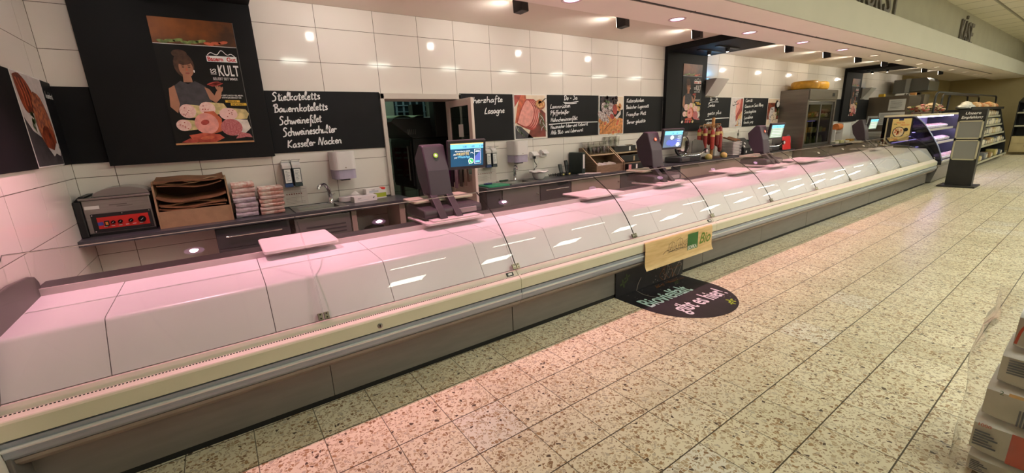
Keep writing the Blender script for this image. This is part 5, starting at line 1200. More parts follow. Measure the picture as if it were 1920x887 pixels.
t = thing('spatula', 'white plastic spatula lying in front of the binder', 'spatula', (4.1, 4.15, ZW)); c = MB(); c.tube([(4.14, 4.195, ZW + .014), (4.24, 4.135, ZW + .012), (4.34, 4.095, ZW + .01)], [.011, .008, .008], 8); c.build('handle', DWHITE, t, smooth=True); c = MB(); c.obox((4.10, 4.215, ZW + .010), (.05, -.02, 0), (.012, .028, 0), (0, 0, .004)); c.build('blade', DWHITE, t, bevel=.002)
OAK = mat('oak_board', S(140, 118, 92), .5, col2=S(116, 96, 74), scale=7, stretch=(1, 1, 12)); OAKE = mat('oak_edge', S(196, 170, 136), .5)
def step_box(x0, x1, label):
    t = thing('dispenser_box', label, 'box', ((x0 + x1) / 2, 4.3, ZW)); y0, y1 = 4.13, 4.485; z0 = ZW + .0005
    prof = [(y0, z0), (y1, z0), (y1, 1.24), (y1 - .07, 1.24), (y0, 1.02)]
    for a in (x0, x1 - .018): c = MB(); c.prism(prof, 'x', a, a + .018); c.prism([(y1 - .07, 1.2402), (y1 - .068, 1.2425), (y0 - .002, 1.0225), (y0, 1.0202)], 'x', a, a + .018, 1); c.build('side_panel', [OAK, OAKE], t)
    c = MB(); c.box(x0 + .018, x1 - .018, y1 - .015, y1, z0, 1.24); c.box(x0 + .018, x1 - .018, y0, y1 - .015, z0, z0 + .015); c.build('back_panel', OAK, t)
    c = MB(); c.box(x0 + .018, x1 - .018, y0 + .004, y0 + .02, z0 + .015, 1.0); c.build('front_panel', OAK, t)
    c = MB(); c.box(x0 + .018, x1 - .018, y0 + .15, y1 - .015, 1.13, 1.146); c.build('shelf', OAKE, t)
    return t
step_box(4.30, 4.835, 'sloping wooden dispenser box filled with clear deli tubs')
step_box(4.855, 5.39, 'sloping wooden dispenser box holding black trays, next to the tub box')
CLEAR = glass('clear_tub', (.985, .985, .975), .15, 3.0); FROST = mat('frosted_plastic', S(206, 204, 190), .35); CLRP = mat('tub_rim', S(200, 196, 176), .3)
def tub(x, y, z, r, h, label, m_=CLEAR):
    c = MB(); n = 24
    for k in range(4): c.lathe((x, y, z + k * h * .16), [(r * .8, 0), (r, h * .52), (r * 1.05, h * .52), (r * 1.05, h * .55), (r * .97, h * .55), (r * .78, .012)], n, 0 if k else 0)
    c.lathe((x, y, z + h * 1.03), [(r * 1.06, 0), (r * 1.06, .003), (r * .96, .003)], n, 1)
    tag(c.build('deli_tub_stack', [m_, CLRP], origin=(x, y, z), smooth=True), label, 'tub', 'stacks of clear deli tubs')
for i, x in enumerate((4.41, 4.50, 4.62, 4.71)): tub(x, 4.33, 1.1465, .043, .115, ['nearest the binder', 'second from the binder', 'third from the binder', 'closest to the black trays'][i] + ', front row stack of clear tubs on the shelf')
for i, x in enumerate((4.37, 4.47, 4.60, 4.72)): tub(x, 4.421, 1.1465, .045, .17, ['nearest the binder', 'second from the binder', 'third from the binder', 'closest to the black trays'][i] + ', rear row stack of clear tubs on the shelf')
for i, x in enumerate((4.84, 4.96, 5.07)): tub(x, 4.46, 1.243, .04, .13, ['tall clear tub stack above the joint of the boxes', 'tall clear tub stack in the middle above the black trays', 'tall clear tub stack farthest along, above the black trays'][i])
for i, x in enumerate((4.42, 4.52, 4.63, 4.72)):
    t = thing('plastic_lid_stack', 'stack of clear lids standing upright in the tub box, %s' % ['first', 'second', 'third', 'last'][i], 'lids', (x, 4.3, ZW + .016), 'upright lid stacks in the tub box')
    c = MB(); c.tube([(x, 4.19, ZW + .075), (x + .0, 4.30, ZW + .085)], .046, 24); c.build('lids', FROST if i != 1 else DWHITE, t, smooth=True)
for k, (y, z, h) in enumerate(((4.10, .9125 - .015, .09), (4.20, 1.0, .10), (4.335, 1.147, .085))):
    t = thing('black_tray', ['front low', 'middle', 'rear top'][k] + ' black tray in the second wooden box', 'tray', (5.12, y, z), 'black trays in the wooden box'); a, b = (4.885, 5.42) if k == 0 else (4.88, 5.365)
    if k == 0: y -= .033
    c = MB(); z += .0005; c.box(a, b, y, y + .06, z, z + h); c.build('tray', BLACKP, t, bevel=.004)
    c = MB(); fr = plane_y(y, 0, z)
    for q in ((5.05, 5.30) if k == 0 else (5.09 + .06 * k,)): c.flat(fr, Q(q, q + .035, h * .15, h * .85), 2, 0 if k != 1 else 1)
    if k == 0: c.flat(fr, Q(4.89, 4.95, .01, .08), 2, 2)
    c.build('price_label', [PAPER, OAKE, mat('label_pink', S(206, 140, 140), .5, var=.3, scale=60)], t)
c = MB(); c.add([(4.95, 4.31, 1.236), (5.10, 4.29, 1.238), (5.13, 4.37, 1.246), (4.98, 4.39, 1.244), (4.95, 4.31, 1.238), (5.10, 4.29, 1.240), (5.13, 4.37, 1.248), (4.98, 4.39, 1.246)], [(0, 1, 2, 3), (4, 5, 6, 7), (0, 1, 5, 4), (1, 2, 6, 5), (2, 3, 7, 6), (3, 0, 4, 7)]); tag(c.build('paper_slip', PAPER, origin=(5.04, 4.34, 1.236)), 'white paper slip lying on the rear black tray', 'paper')
c = wavy(lambda u, j: ZW + .02 + .02 * abs(math.sin(u * 6)) + .015 * j, 4.11, 4.2, 5.46, 5.62, 14, .01); tag(c.build('crumpled_paper', PAPER, origin=(5.54, 4.15, ZW)), 'crumpled white paper beside the black trays', 'paper')
# ------------------------------------------------------------------ slicers
SLG = mat('slicer_grey', S(112, 110, 108), .35, .6, var=.05, scale=4); SLD = mat('slicer_dark', S(58, 58, 62), .35, .3); REDP = mat('red_guard', S(222, 30, 34), .35)
def slicer(x, y, label, red):
    t = thing('meat_slicer', label, 'slicer', (x, y, ZW)); z = ZW + .0005
    c = MB(); c.prism(rrect(x - .25, x + .35, y - .1, y + .22, .04), 'z', z, z + .09); c.build('base', SLD, t, bevel=.015)
    c = MB(); c.box(x - .22, x - .02, y - .115, y - .098, z + .02, z + .07); c.build('control_strip', SLG, t, bevel=.003)
    c = MB(); c.lathe((x + .02, y + .08, z + .26), [(.155, -.02), (.165, -.01), (.165, .02), (.15, .03), (.06, .034)], 36, ax='y'); b = c.build('blade_guard', SLD, t, smooth=True)
    c = MB(); c.lathe((x + .02, y + .045, z + .26), [(.145, 0.014), (.15, 0.008), (.15, .004), (.10, -.004), (.05, -.006)], 36, ax='y'); c.build('blade', CHROME, b, smooth=True)
    c = MB(); c.tube([(x + .02 + .168 * math.cos(a), y + .05, z + .26 + .168 * math.sin(a)) for a in [2 * PI * i / 40 for i in range(40)]], .009, 8, closed=True); c.build('guard_ring', CHROME, b, smooth=True)
    c = MB(); c.prism([(x - .15, z + .40), (x + .12, z + .42), (x + .15, z + .49), (x - .02, z + .48)], 'y', y + .04, y + .16); c.build('cover', SLG, t, bevel=.01)
    pl = [(x + .17, z + .13), (x + .52, z + .13), (x + .55, z + .18), (x + .47, z + .33), (x + .24, z + .36), (x + .17, z + .33)]
    c = MB(); c.prism(pl, 'y', y - .03, y - .015); c.build('thickness_plate', SLG, t, bevel=.003)
    c = MB(); c.tube(smooth_line3([(x - .1, y - .09, z + .11), (x + .2, y - .1, z + .10), (x + .38, y - .1, z + .13), (x + .46, y - .1, z + .17)]), .012, 8); c.build('carriage_arm', CHROME, t, smooth=True)
    c = MB(); c.lathe((x + .47, y - .10, z + .16), [(.0, -.04), (.035, -.03), (.042, 0), (.03, .03), (0.001, .035)], 18, ax='y'); c.build('knob', BLACKP, t, smooth=True)
    c = MB(); c.lathe((x + .44, y - .11, z + .155), [(.025, -.035), (.03, -.03), (.03, -.02)], 16, ax='y'); c.build('knob_cap', DWHITE, t)
    if red:
        c = MB(); c.obox((x + .72, y - .06, z + .14), (.16, 0, 0), (-.01, .01, 0), (0.01, .02, .135)); c.box(x + .555, x + .60, y - .078, y - .05, z + .11, z + .16, 1); c.build('red_guard_plate', [REDP, BLACKP], t, bevel=.004)
        c = MB(); c.lathe((x + .97, y + .02, z + .15), [(.15, 0), (.15, .008), (.0, .012)], 36, ax='y'); c.build('disc', mat('disc_steel', S(170, 168, 172), .3, .5), t, smooth=True)
        c = MB(); c.box(x + .55, x + 1.05, y + .03, y + .12, z, z + .03); c.build('disc_stand', SLD, t)
slicer(6.45, 4.2, 'dark meat slicer with chrome blade ring beneath the second black frame', False)
slicer(9.19, 4.15, 'grey meat slicer with a bright red guard plate next to the fridge', True)

# ------------------------------------------------------------------ sausages on their stand
t = thing('sausage_stand', 'wooden stand with pegs on which sausages hang', 'stand', (7.33, 4.24, ZW)); PINE = mat('stand_pine', S(206, 150, 92), .5, var=.1, scale=12)
c = MB(); c.tube([(7.33, 4.24, ZW + .03), (7.33, 4.24, 1.60)], .026, 14); c.build('post', PINE, t, smooth=True)
c = MB(); c.prism([(7.33 + .2 * math.cos(a), 4.24 + .14 * math.sin(a)) for a in [2 * PI * i / 28 for i in range(28)]], 'z', ZW + .0005, ZW + .03); c.build('base', mat('stand_base', S(70, 48, 36), .5), t, bevel=.004)
SA = [mat('sausage_%d' % i, S(*c_), .42, var=.3, scale=60) for i, c_ in enumerate(((150, 46, 42), (116, 44, 38), (128, 84, 60), (178, 66, 56)))]
pegs = [(-.30, -.04, 0), (-.215, .05, 2), (-.15, -.09, 3), (-.06, -.12, 1), (.03, -.12, 0), (.12, -.08, 1), (.2, .0, 2), (.07, .10, 0), (-.06, .11, 1), (-.25, .1, 3), (.26, .06, 2)]
for k, (dx, dy, m_) in enumerate(pegs):
    x, y = 7.33 + dx, 4.24 + dy; zt = 1.43 + .03 * math.sin(k * 2.1)
    c = MB(); c.tube([(7.33, 4.24, zt + .03), (x, y, zt + .035)], .006, 8); c.build('peg', PINE, t)
    L_ = .37 + .05 * math.sin(k * 1.7)
    s_ = thing('sausage', '', 'sausage', (x, y, zt - L_), 'sausages hanging on the wooden stand')
    s_['label'] = ['outermost sausage towards the slicer', 'sausage with a pale band behind the outermost one', 'reddish sausage in front near the slicer side', 'dark sausage in front, first before the post', 'dark sausage right in front of the post', 'sausage in front just past the post', 'brownish sausage towards the plates', 'sausage behind the post on the plates side', 'sausage hidden behind the post', 'reddish sausage at the back near the slicer', 'outermost brownish sausage next to the plates'][k]
    c = MB(); r = .034; prof = [(.004, 0), (.014, .008), (r, .03), (r * 1.05, L_ * .5), (r, L_ - .04), (.012, L_ - .012), (.006, L_)]
    c.lathe((x, y, zt - L_), prof, 14, ); b = c.build('body', SA[m_], s_, smooth=True)
    c = MB(); c.lathe((x, y, zt - .13), [(r * 1.08, 0), (r * 1.08, .04 + .02 * (k % 2))], 14); c.build('paper_band', mat('sausage_band', S(226, 200, 130), .6), s_, smooth=True)
    c = MB(); c.tube([(x, y, zt - .002), (x, y, zt + .035)], .003, 6); c.build('string', PAPER, s_)
for k, (x, y) in enumerate(((7.08, 4.14), (7.55, 4.13))):
    c = MB(); c.lathe((x, y, ZW + .0005), [(.05, 0), (.062, .03), (.05, .07), (.02, .09)], 20); tag(c.build('wrapped_cheese', mat('wrap_yellow', S(206, 190, 110), .5, var=.1, scale=30), origin=(x, y, ZW), smooth=True), 'yellow wrapped lump under the hanging sausages, ' + ('slicer side' if k == 0 else 'plates side'), 'cheese')
for k in range(9):
    z = ZW + .0005 + .028 * k; c = MB(); x, y = 8.03 + .004 * (k % 3), 4.25
    c.prism(rrect(x - .10, x + .10, y - .08, y + .08, .02), 'z', z, z + .006); c.prism(rrect(x - .15, x + .15, y - .12, y + .12, .03), 'z', z + .018, z + .0275); c.box(x - .11, x + .11, y - .09, y + .09, z + .006, z + .018)
    tag(c.build('square_plate', DWHITE, origin=(x, y, z), bevel=.002), ('topmost' if k == 8 else ORD[k] + (' from the bottom' if k else '')) + ' white square plate of the pile beside the sausages', 'plate', 'pile of white square plates')
c = wavy(lambda u, j: ZW + .275 + .025 * abs(math.sin(u * 5 + 1)) + .05 * j, 4.16, 4.34, 7.86, 8.16, 16, .02); tag(c.build('paper_bag', KRAFT2, origin=(8, 4.25, ZW + .26)), 'crumpled brown paper bag lying on the plates', 'bag')
t = thing('counter_organizer', 'black upright organiser with price tickets beside the plates', 'organiser', (8.42, 4.22, ZW)); z = ZW + .0005
c = MB(); c.prism([(4.12, z), (4.36, z), (4.36, 1.20), (4.32, 1.20), (4.12, 1.02)], 'x', 8.24, 8.62); c.build('body', BLACKP, t, bevel=.004)
for a, b in ((8.32, .95), (8.42, 1.1), (8.3, 1.05), (8.5, .98)): c = MB(); c.obox((a, 4.115 if b < 1.02 else 4.115 + (b - 1.02) * 1.11, b), (.02, 0, 0), (0, .002, 0), (0, .012 if b > 1.02 else 0, .02)); c.build('ticket', PAPER, t)
c = MB(); c.tube([(8.4, 4.34, 1.195), (8.4, 4.34, 1.36)], .005); c.box(8.385, 8.415, 4.33, 4.35, 1.25, 1.30); c.build('ticket_clip', SLG, t)
c = MB(); c.box(8.63, 8.74, 4.2, 4.42, z, 1.16); tag(c.build('file_box', mat('file_green', S(30, 84, 62), .5), origin=(8.68, 4.3, z), bevel=.004), 'dark green file box behind the black organiser', 'box')
for k, (a, m_) in enumerate(((8.72, mat('jar_amber', S(190, 140, 60), .4)), (8.83, mat('jar_navy', S(40, 44, 70), .4)))):
    t = thing('jar', ('amber jar with pale lid' if k == 0 else 'navy jar with amber lid') + ' between organiser and scale', 'jar', (a, 4.13, z)); c = MB(); c.lathe((a, 4.13, z), [(.045, 0), (.05, .01), (.05, .07), (.04, .08)], 18); c.build('body', m_, t, smooth=True); c = MB(); c.lathe((a, 4.13, z + .08), [(.045, 0), (.045, .02)], 18); c.build('lid', (PAPER, MATS['jar_amber'])[k], t)
c = MB(); c.box(7.72, 7.92, 4.4, 4.49, z, 1.30); tag(c.build('carton', mat('carton_pale', S(206, 206, 198), .6), origin=(7.8, 4.45, z), bevel=.004), 'pale carton against the tiles behind the plates', 'box')
c = MB(); c.box(8.0, 8.5, 4.42, 4.49, z, 1.34); tag(c.build('splash_sheet', mat('sheet_pale', S(216, 212, 202), .5), origin=(8.2, 4.45, z), bevel=.02), 'pale upright tray leaning on the tiles behind the organiser', 'tray')

# ------------------------------------------------------------------ insect lamps
def insect_lamp(x, label, glow):
    t = thing('insect_lamp', label, 'lamp', (x, 4.45, 1.96)); z = 1.985
    c = MB(); c.box(x - .2, x + .2, 4.455, 4.498, z + .02, z + .30); c.build('back_plate', SLG, t)
    c = MB(); c.prism([(4.455, z), (4.44, z), (4.25, z + .275), (4.255, z + .285), (4.455, z + .03)], 'x', x - .2, x + .2); c.build('shade', mat('lamp_shade_white', S(206, 206, 202), .5), t)
    for s_ in (-1, 1): c = MB(); c.prism([(4.455, z + .005), (4.255, z + .28), (4.455, z + .28)], 'x', x + s_ * .2 - .004, x + s_ * .2 + .004); c.build('end_cap', MATS['lamp_shade_white'], t)
    c = MB(); c.tube([(x - .19, 4.43, z + .27), (x + .0, 4.43, z + .27)], .014, 10); c.build('tube', mat('uv_tube_%d' % glow, (.1, .5, 1), emit=(.12, .5, 1.0), estr=glow), t)
    c = MB(); c.tube(smooth_line3([(x - .2, 4.49, z + .03), (x - .24, 4.48, z - .03), (x - .3, 4.49, z - .06)]), .006, 8); c.build('cord', BLACKP, t)
    return t
insect_lamp(7.56, 'white wedge-shaped insect lamp glowing blue beside the second black frame', 40)
insect_lamp(15.3, 'white wedge-shaped insect lamp beside the far black frame', 2)

# ------------------------------------------------------------------ stainless fridge with cheese wheels
t = thing('display_fridge', 'tall stainless fridge with two sliding glass doors and cheese wheels on top', 'fridge', (11.1, 4.2, 0)); FS = mat('fridge_steel', S(126, 118, 110), .36, .75, var=.08, scale=2, stretch=(1, 1, 9))
x0, x1, y0, y1, zt = 10.335, 11.85, 3.95, 4.495, 2.115
c = MB(); c.box(x0, x0 + .06, y0, y1, .02, zt); c.box(x1 - .06, x1, y0, y1, .02, zt); c.box(x0 + .06, x1 - .06, y1 - .04, y1, .02, zt); c.box(x0 + .06, x1 - .06, y0, y1 - .04, .02, .92); c.box(x0 + .06, x1 - .06, y0, y1 - .04, 1.86, zt); c.build('body', FS, t, bevel=.004)
c = MB(); c.box(x0 + .02, x1 - .02, y0 - .02, y0 - .001, 1.90, zt - .01); p = c.build('top_panel', FS, t, bevel=.003); c = MB(); c.box(x1 - .32, x1 - .2, y0 - .025, y0 - .019, 1.97, 2.04); c.build('control', BLACKP, p)
for k in range(2):
    a = x0 + .06 + k * .69; b = a + .71; yy = y0 + .012 + .02 * k; c = MB()
    for p_ in ((a, a + .05, .93, 1.85), (b - .05, b, .93, 1.85), (a + .05, b - .05, .93, .98), (a + .05, b - .05, 1.80, 1.85)): c.box(p_[0], p_[1], yy, yy + .018, p_[2], p_[3])
    d_ = c.build('glass_door', SLG, t); c = MB(); c.box(a + .048, b - .048, yy + .006, yy + .011, .978, 1.802); c.build('pane', glass('fridge_glass', (.62, .62, .56)), d_)
for z in (1.20, 1.52):
    c = MB(); c.box(x0 + .061, x1 - .061, y0 + .08, y1 - .041, z, z + .015); c.build('shelf', SLG, t)
c = MB(); c.box(x0 + .1, x1 - .1, y0 + .056, y0 + .066, 1.815, 1.835); c.build('inner_lamp', mat('fridge_lamp', (1, 1, 1), emit=(1, .95, .75), estr=5), t)
random.seed(21)
FP = [mat('fridge_item_%d' % i, S(*c_), .5, var=.2, scale=20) for i, c_ in enumerate(((150, 156, 70), (200, 196, 150), (214, 210, 196), (196, 150, 70), (120, 130, 80)))]
n = 0
for z, cnt in ((.9205, 8), (1.2155, 7), (1.5355, 9)):
    for k in range(cnt):
        x = x0 + .14 + (x1 - x0 - .3) * k / (cnt - 1); c = MB()
        if z < 1: c.lathe((x, 4.12, z), [(.035, 0), (.037, .13), (.016, .17), (.018, .20)], 12); nm = 'bottle'; m_ = FP[(k % 2) * 2 + 2 if k % 2 else 4]
        else: h = random.uniform(.05, .12); c.prism(rrect(x - .07, x + .07, 4.05, 4.2, .02), 'z', z, z + h); nm = 'cheese_pack'; m_ = FP[random.randrange(4)]
        o = c.build(nm, m_, origin=(x, 4.12, z), smooth=(nm == 'bottle')); n += 1
        tag(o, '%s %s on the %s shelf of the fridge' % (ORD[k] if k else 'first', nm.replace('_', ' '), 'bottom' if z < 1 else 'middle' if z < 1.4 else 'top'), nm.split('_')[-1], 'goods on the fridge shelves')
WHEEL = mat('cheese_rind', S(204, 150, 44), .45, var=.12, scale=14)
for x, y, r, lb in ((10.70, 4.18, .26, 'yellow cheese wheel on the fridge, the one nearer the menu boards'), (11.30, 4.2, .25, 'yellow cheese wheel on the fridge above its control knob')):
    c = MB(); c.lathe((x, y, zt + .001), [(r - .045, 0), (r - .012, .02), (r, .06), (r, .12), (r - .012, .155), (r - .045, .175)], 40); tag(c.build('cheese_round', WHEEL, origin=(x, y, zt), smooth=True), lb, 'cheese')

# ------------------------------------------------------------------ behind the cheese counter
c = MB(); c.lathe((12.75, 4.15, 1.28), [(.075, -.13), (.08, -.12), (.08, .13), (.06, .135), (.04, .10)], 24, ax='x'); tag(c.build('paper_roll', mat('roll_orange', S(206, 120, 60), .5, var=.1, scale=20), origin=(12.75, 4.15, 1.2), smooth=True), 'orange roll lying on the dispenser past the fridge', 'roll')
t = thing('roll_dispenser', 'white wall-side dispenser under the orange roll', 'dispenser', (12.75, 4.15, ZW)); c = MB(); c.box(12.5, 12.53, 4.10, 4.3, ZW, 1.22); c.box(12.97, 13.0, 4.10, 4.3, ZW, 1.22); c.box(12.5, 13.0, 4.28, 4.3, ZW, 1.38); c.build('frame', DWHITE, t); c = MB(); c.tube([(12.53, 4.15, 1.135), (12.97, 4.15, 1.135)], .012); c.build('rod', CHROME, t)
for k, (x, z0, z1, w_) in enumerate(((13.25, 1.02, 1.36, .5), (13.75, 1.0, 1.2, .35))):
    c = MB(); c.box(x - w_ / 2, x + w_ / 2, 4.11 + .12 * k, 4.13 + .12 * k, z0 - .10, z1); tag(c.build('paper_sheet', PAPER, origin=(x, 4.06, z0)), ('large white sheet standing past the orange roll', 'smaller white sheet standing close to the dark scale')[k], 'paper')
for k in range(4):
    c = MB(); x = 12.3 + .33 * k; c.prism(rrect(x - .11, x + .11, 3.96, 4.09, .02), 'z', ZW + .0005, ZW + .05 + .02 * (k % 2)); tag(c.build('cheese_pack', FP[k % 4 if k != 0 else 2], origin=(x, 4.05, ZW), bevel=.004), '%s pack on the worktop past the fridge' % ('first', 'second', 'third', 'fourth')[k], 'pack', 'packs on the worktop past the fridge')
WOODC = mat('cabinet_greywood', S(104, 92, 78), .5, var=.08, scale=4, stretch=(1, 1, .1))
t = thing('oven_cabinet', 'tall grey-brown cabinet with paper notices on its flank', 'cabinet', (16.3, 4.1, 0)); c = MB(); c.box(15.85, 17.0, 3.62, 4.49, .02, 2.02); c.build('body', WOODC, t, bevel=.006)
c = MB(); c.box(15.86, 16.98, 3.60, 3.619, .1, 1.98); c.build('front', FS, t)
fx = plane_x(15.848)
for k, (ya, yb, za, zb, lb) in enumerate(((3.66, 4.02, 1.63, 1.93, 'large typed notice high on the grey-brown cabinet'), (3.64, 4.20, 1.24, 1.58, 'wide table sheet in the middle of the cabinet flank'), (4.215, 4.45, 1.16, 1.50, 'narrow sheet at the wall side of the cabinet flank'), (4.02, 4.42, .80, 1.06, 'sheet lowest on the cabinet flank'))):
    c = MB(); c.box(15.843, 15.848, ya, yb, za, zb); fr = plane_x(15.843); random.seed(k)
    for j in range(7):
        zz = za + (zb - za) * (.15 + .11 * j); c.add([fr(-yb + .04, zz, 1), fr(-ya - random.uniform(.04, .15), zz, 1), fr(-ya - .06, zz + .008, 1), fr(-yb + .04, zz + .008, 1)], [(0, 1, 2, 3)], 1)
    tag(c.build('notice', [PAPER, mat('notice_ink', S(110, 108, 106), .7)], origin=(15.845, (ya + yb) / 2, za)), lb, 'notice')
c = MB(); c.box(16.0, 16.14, 4.2, 4.32, 2.0205, 2.10); tag(c.build('yellow_carton', PYEL, origin=(16.07, 4.26, 2.02)), 'small yellow box on top of the grey-brown cabinet', 'box')
c = wavy(lambda u, j: 2.035 + .05 * abs(math.sin(u * 7)), 3.75, 3.95, 15.95, 16.5, 20, .012); tag(c.build('foil', mat('crumpled_foil', S(190, 190, 186), .3, .5), origin=(16.2, 3.9, 2.02)), 'crumpled silver foil on top of the cabinet', 'foil')
c = MB(); c.box(16.6, 16.75, 3.66, 3.78, 2.0205, 2.10); tag(c.build('orange_carton', mat('carton_orange', S(206, 150, 90), .5), origin=(16.7, 3.7, 2.02)), 'small orange box at the front of the cabinet top', 'box')
t = thing('extractor_hood', 'steel extractor hood on a dark post beyond the cabinet', 'hood', (17.9, 4.0, 2.1)); c = MB(); c.prism([(3.55, 2.16), (4.35, 2.13), (4.35, 2.52), (3.62, 2.52), (3.55, 2.42)], 'x', 17.3, 18.4); c.build('hood', mat('hood_steel', S(116, 116, 112), .35, .5), t, bevel=.01); c = MB(); c.box(17.25, 17.299, 3.96, 4.06, 2.14, 2.53); c.build('edge_trim', mat('trim_pale', S(170, 172, 168), .4), t)
c = MB(); c.box(17.7, 17.85, 3.8, 3.95, .02, 2.13); c.build('post', BLACKP, t)
c = MB(); c.box(17.05, 17.6, 3.55, 4.2, .02, 2.05); tag(c.build('steel_column', mat('column_steel', S(110, 104, 92), .4, .4), origin=(17.3, 3.9, .02), bevel=.006), 'bare steel column unit under the extractor hood', 'column')

# ------------------------------------------------------------------ chiller at the end of the run
CHB = mat('chiller_body', S(60, 60, 66), .5); UV = mat('chiller_lamp', (1, 1, 1), emit=S(196, 180, 255), estr=30.0)
prof_end = smooth_line([(2.20, .50), (2.30, .80), (2.43, 1.04), (2.57, 1.265), (2.71, 1.42), (2.80, 1.46)], 3)
t = thing('open_chiller', 'open chilled shelf cabinet with violet light past the cheese counter', 'chiller', (14.6, 2.8, 0)); x0, x1 = 12.85, 16.3
c = MB(); c.prism([(2.32, .03), (3.3, .03), (3.3, .42), (2.26, .42), (2.24, .36)], 'x', x0, x1); c.build('plinth', PLINTH, t)
c = MB(); c.box(x0, x1, 3.24, 3.3, .42, 1.45); c.build('back', mat('chiller_back', S(176, 172, 200), .5), t)
c = MB(); c.box(x0, x1, 2.66, 3.3, 1.45, 1.50); c.build('canopy', mat('chiller_canopy', S(206, 196, 172), .5), t, bevel=.006)
for z, ya in ((.43, 2.30), (.80, 2.62), (1.12, 2.72)):
    c = MB(); c.box(x0 + .02, x1 - .02, ya, 3.24, z, z + .02); s_ = c.build('shelf', SLG, t); c = MB(); c.box(x0 + .02, x1 - .02, ya - .012, ya, z - .02, z + .035); c.build('price_rail', mat('price_rail', S(190, 186, 176), .4), s_)
for z, ya in ((1.44, 2.74), (1.11, 2.78), (.79, 2.68)):
    c = MB(); c.tube([(x0 + .1, ya, z), (x1 - .1, ya, z)], .012, 8); c.build('lamp', UV, t)
c = MB(); c.prism(prof_end + [(3.3, 1.46), (3.3, .42), (2.2, .42)], 'x', x0 - .03, x0 - .004); c.build('end_panel', glass('tinted_side', (.20, .20, .22), 0, 1.0), t)
c = MB(); c.tube([(x0 - .017, a, b) for a, b in prof_end], .014, 8); c.build('edge_trim', mat('trim_blue', S(140, 146, 176), .3, .4), t)
c = MB(); c.box(x1 - .02, x1, 2.3, 3.3, .42, 1.45); c.build('far_end', CHB, t)
MEAT = [mat('meat_pack_%d' % i, S(*c_), .35, col2=S(*d_), scale=26) for i, (c_, d_) in enumerate((((206, 150, 140), (226, 206, 196)), ((190, 120, 116), (214, 180, 170)), ((214, 190, 176), (180, 150, 140))))]
n = 0; random.seed(31)
for z, yy, cnt in ((.4505, 2.45, 13), (.8205, 2.78, 13), (1.1405, 2.86, 13)):
    for k in range(cnt):
        x = x0 + .14 + .245 * k; c = MB(); hz = .04
        c.obox((x, yy, z + .062), (.105, 0, 0), (0, .085, .02), (0, -.006, .028), 1); c.obox((x, yy, z + .094), (.09, 0, 0), (0, .07, .0165), (0, -.002, .008), 0)
        tag(c.build('meat_pack', [MEAT[(k + n) % 3], DWHITE], origin=(x, yy, z), bevel=.01), '%s meat pack on the %s shelf of the violet chiller' % (['first', 'second', 'third', 'fourth', 'fifth', 'sixth', 'seventh', 'eighth', 'ninth', 'tenth', 'eleventh', 'twelfth', 'thirteenth'][k], ('bottom', 'middle', 'top')[n]), 'meat pack', 'meat packs in the violet chiller')
    n += 1
c = wavy(lambda u, j: .62 + .22 * math.sin(u * 3) + .1 * j + .03 * math.sin(u * 17), 2.9, 3.2, 12.9, 13.1, 10, .02)
# yellow poster board in front of the chiller end
t = thing('poster_stand', 'dark board with a yellow dish poster at the end of the cheese counter', 'poster', (12.785, 3.0, .83)); xb = 12.785
c = MB(); c.box(xb, xb + .02, 2.77, 3.20, .50, 1.435); c.build('board', mat('board_black', S(30, 28, 28), .4), t)
c = MB(); c.box(xb - .006, xb + .026, 3.20, 3.225, .001, 1.44); c.build('post', mat('post_pale', S(180, 168, 140), .4), t)
fr = lambda u, v, l: (xb - .004 - l * EPS, 3.12 - u, .93 + v)
c = MB(); c.box(xb - .004, xb, 2.795, 3.12, .93, 1.42); c.m = [0] * 6; YW = .325
c.ell(fr, .13, .20, .105, .115, 1, 2, 0, 26); c.ell(fr, .13, .20, .09, .10, 2, 1, 0, 26)
random.seed(2)
for k in range(22): c.ell(fr, .13 + random.uniform(-.06, .06), .20 + random.uniform(-.065, .065), .022, .013, 3 + k % 3, 3 + k % 3, random.random() * 3, 10)
c.ell(fr, .25, .25, .04, .04, 1, 2); c.text(fr, 'PASTA', .07, .385, .05, 1, 4, sx=1.0, bold=.02, rot=-.0); c.text(fr, 'FRISCH', .15, .335, .05, 1, 4, sx=.9, bold=.02); c.text(fr, 'Die', .03, .36, .04, 1, 2, bold=.02)
c.flat(fr, Q(.11, .19, .45, .49), 1, 6); c.ell(fr, .05, .05, .05, .03, 1, 3, .4); c.ell(fr, .1, .03, .04, .02, 2, 4, .4)
c.build('print', [mat('poster_sand', S(222, 196, 130), .5), mat('plate_cream', S(232, 206, 170), .5), BLACKP, mat('pasta', S(226, 170, 110), .5), mat('poster_orange', S(206, 90, 50), .5), mat('pasta_light', S(240, 200, 150), .5), mat('poster_navy', S(40, 50, 90), .5)], t)
c = MB(); c.obox((12.45, 3.12, .862), (.1, .03, 0), (-.02, .07, .02), (0, 0, .003)); tag(c.build('leaflet', PAPER, origin=(12.45, 3.12, .85)), 'white leaflet lying at the foot of the yellow poster', 'leaflet')
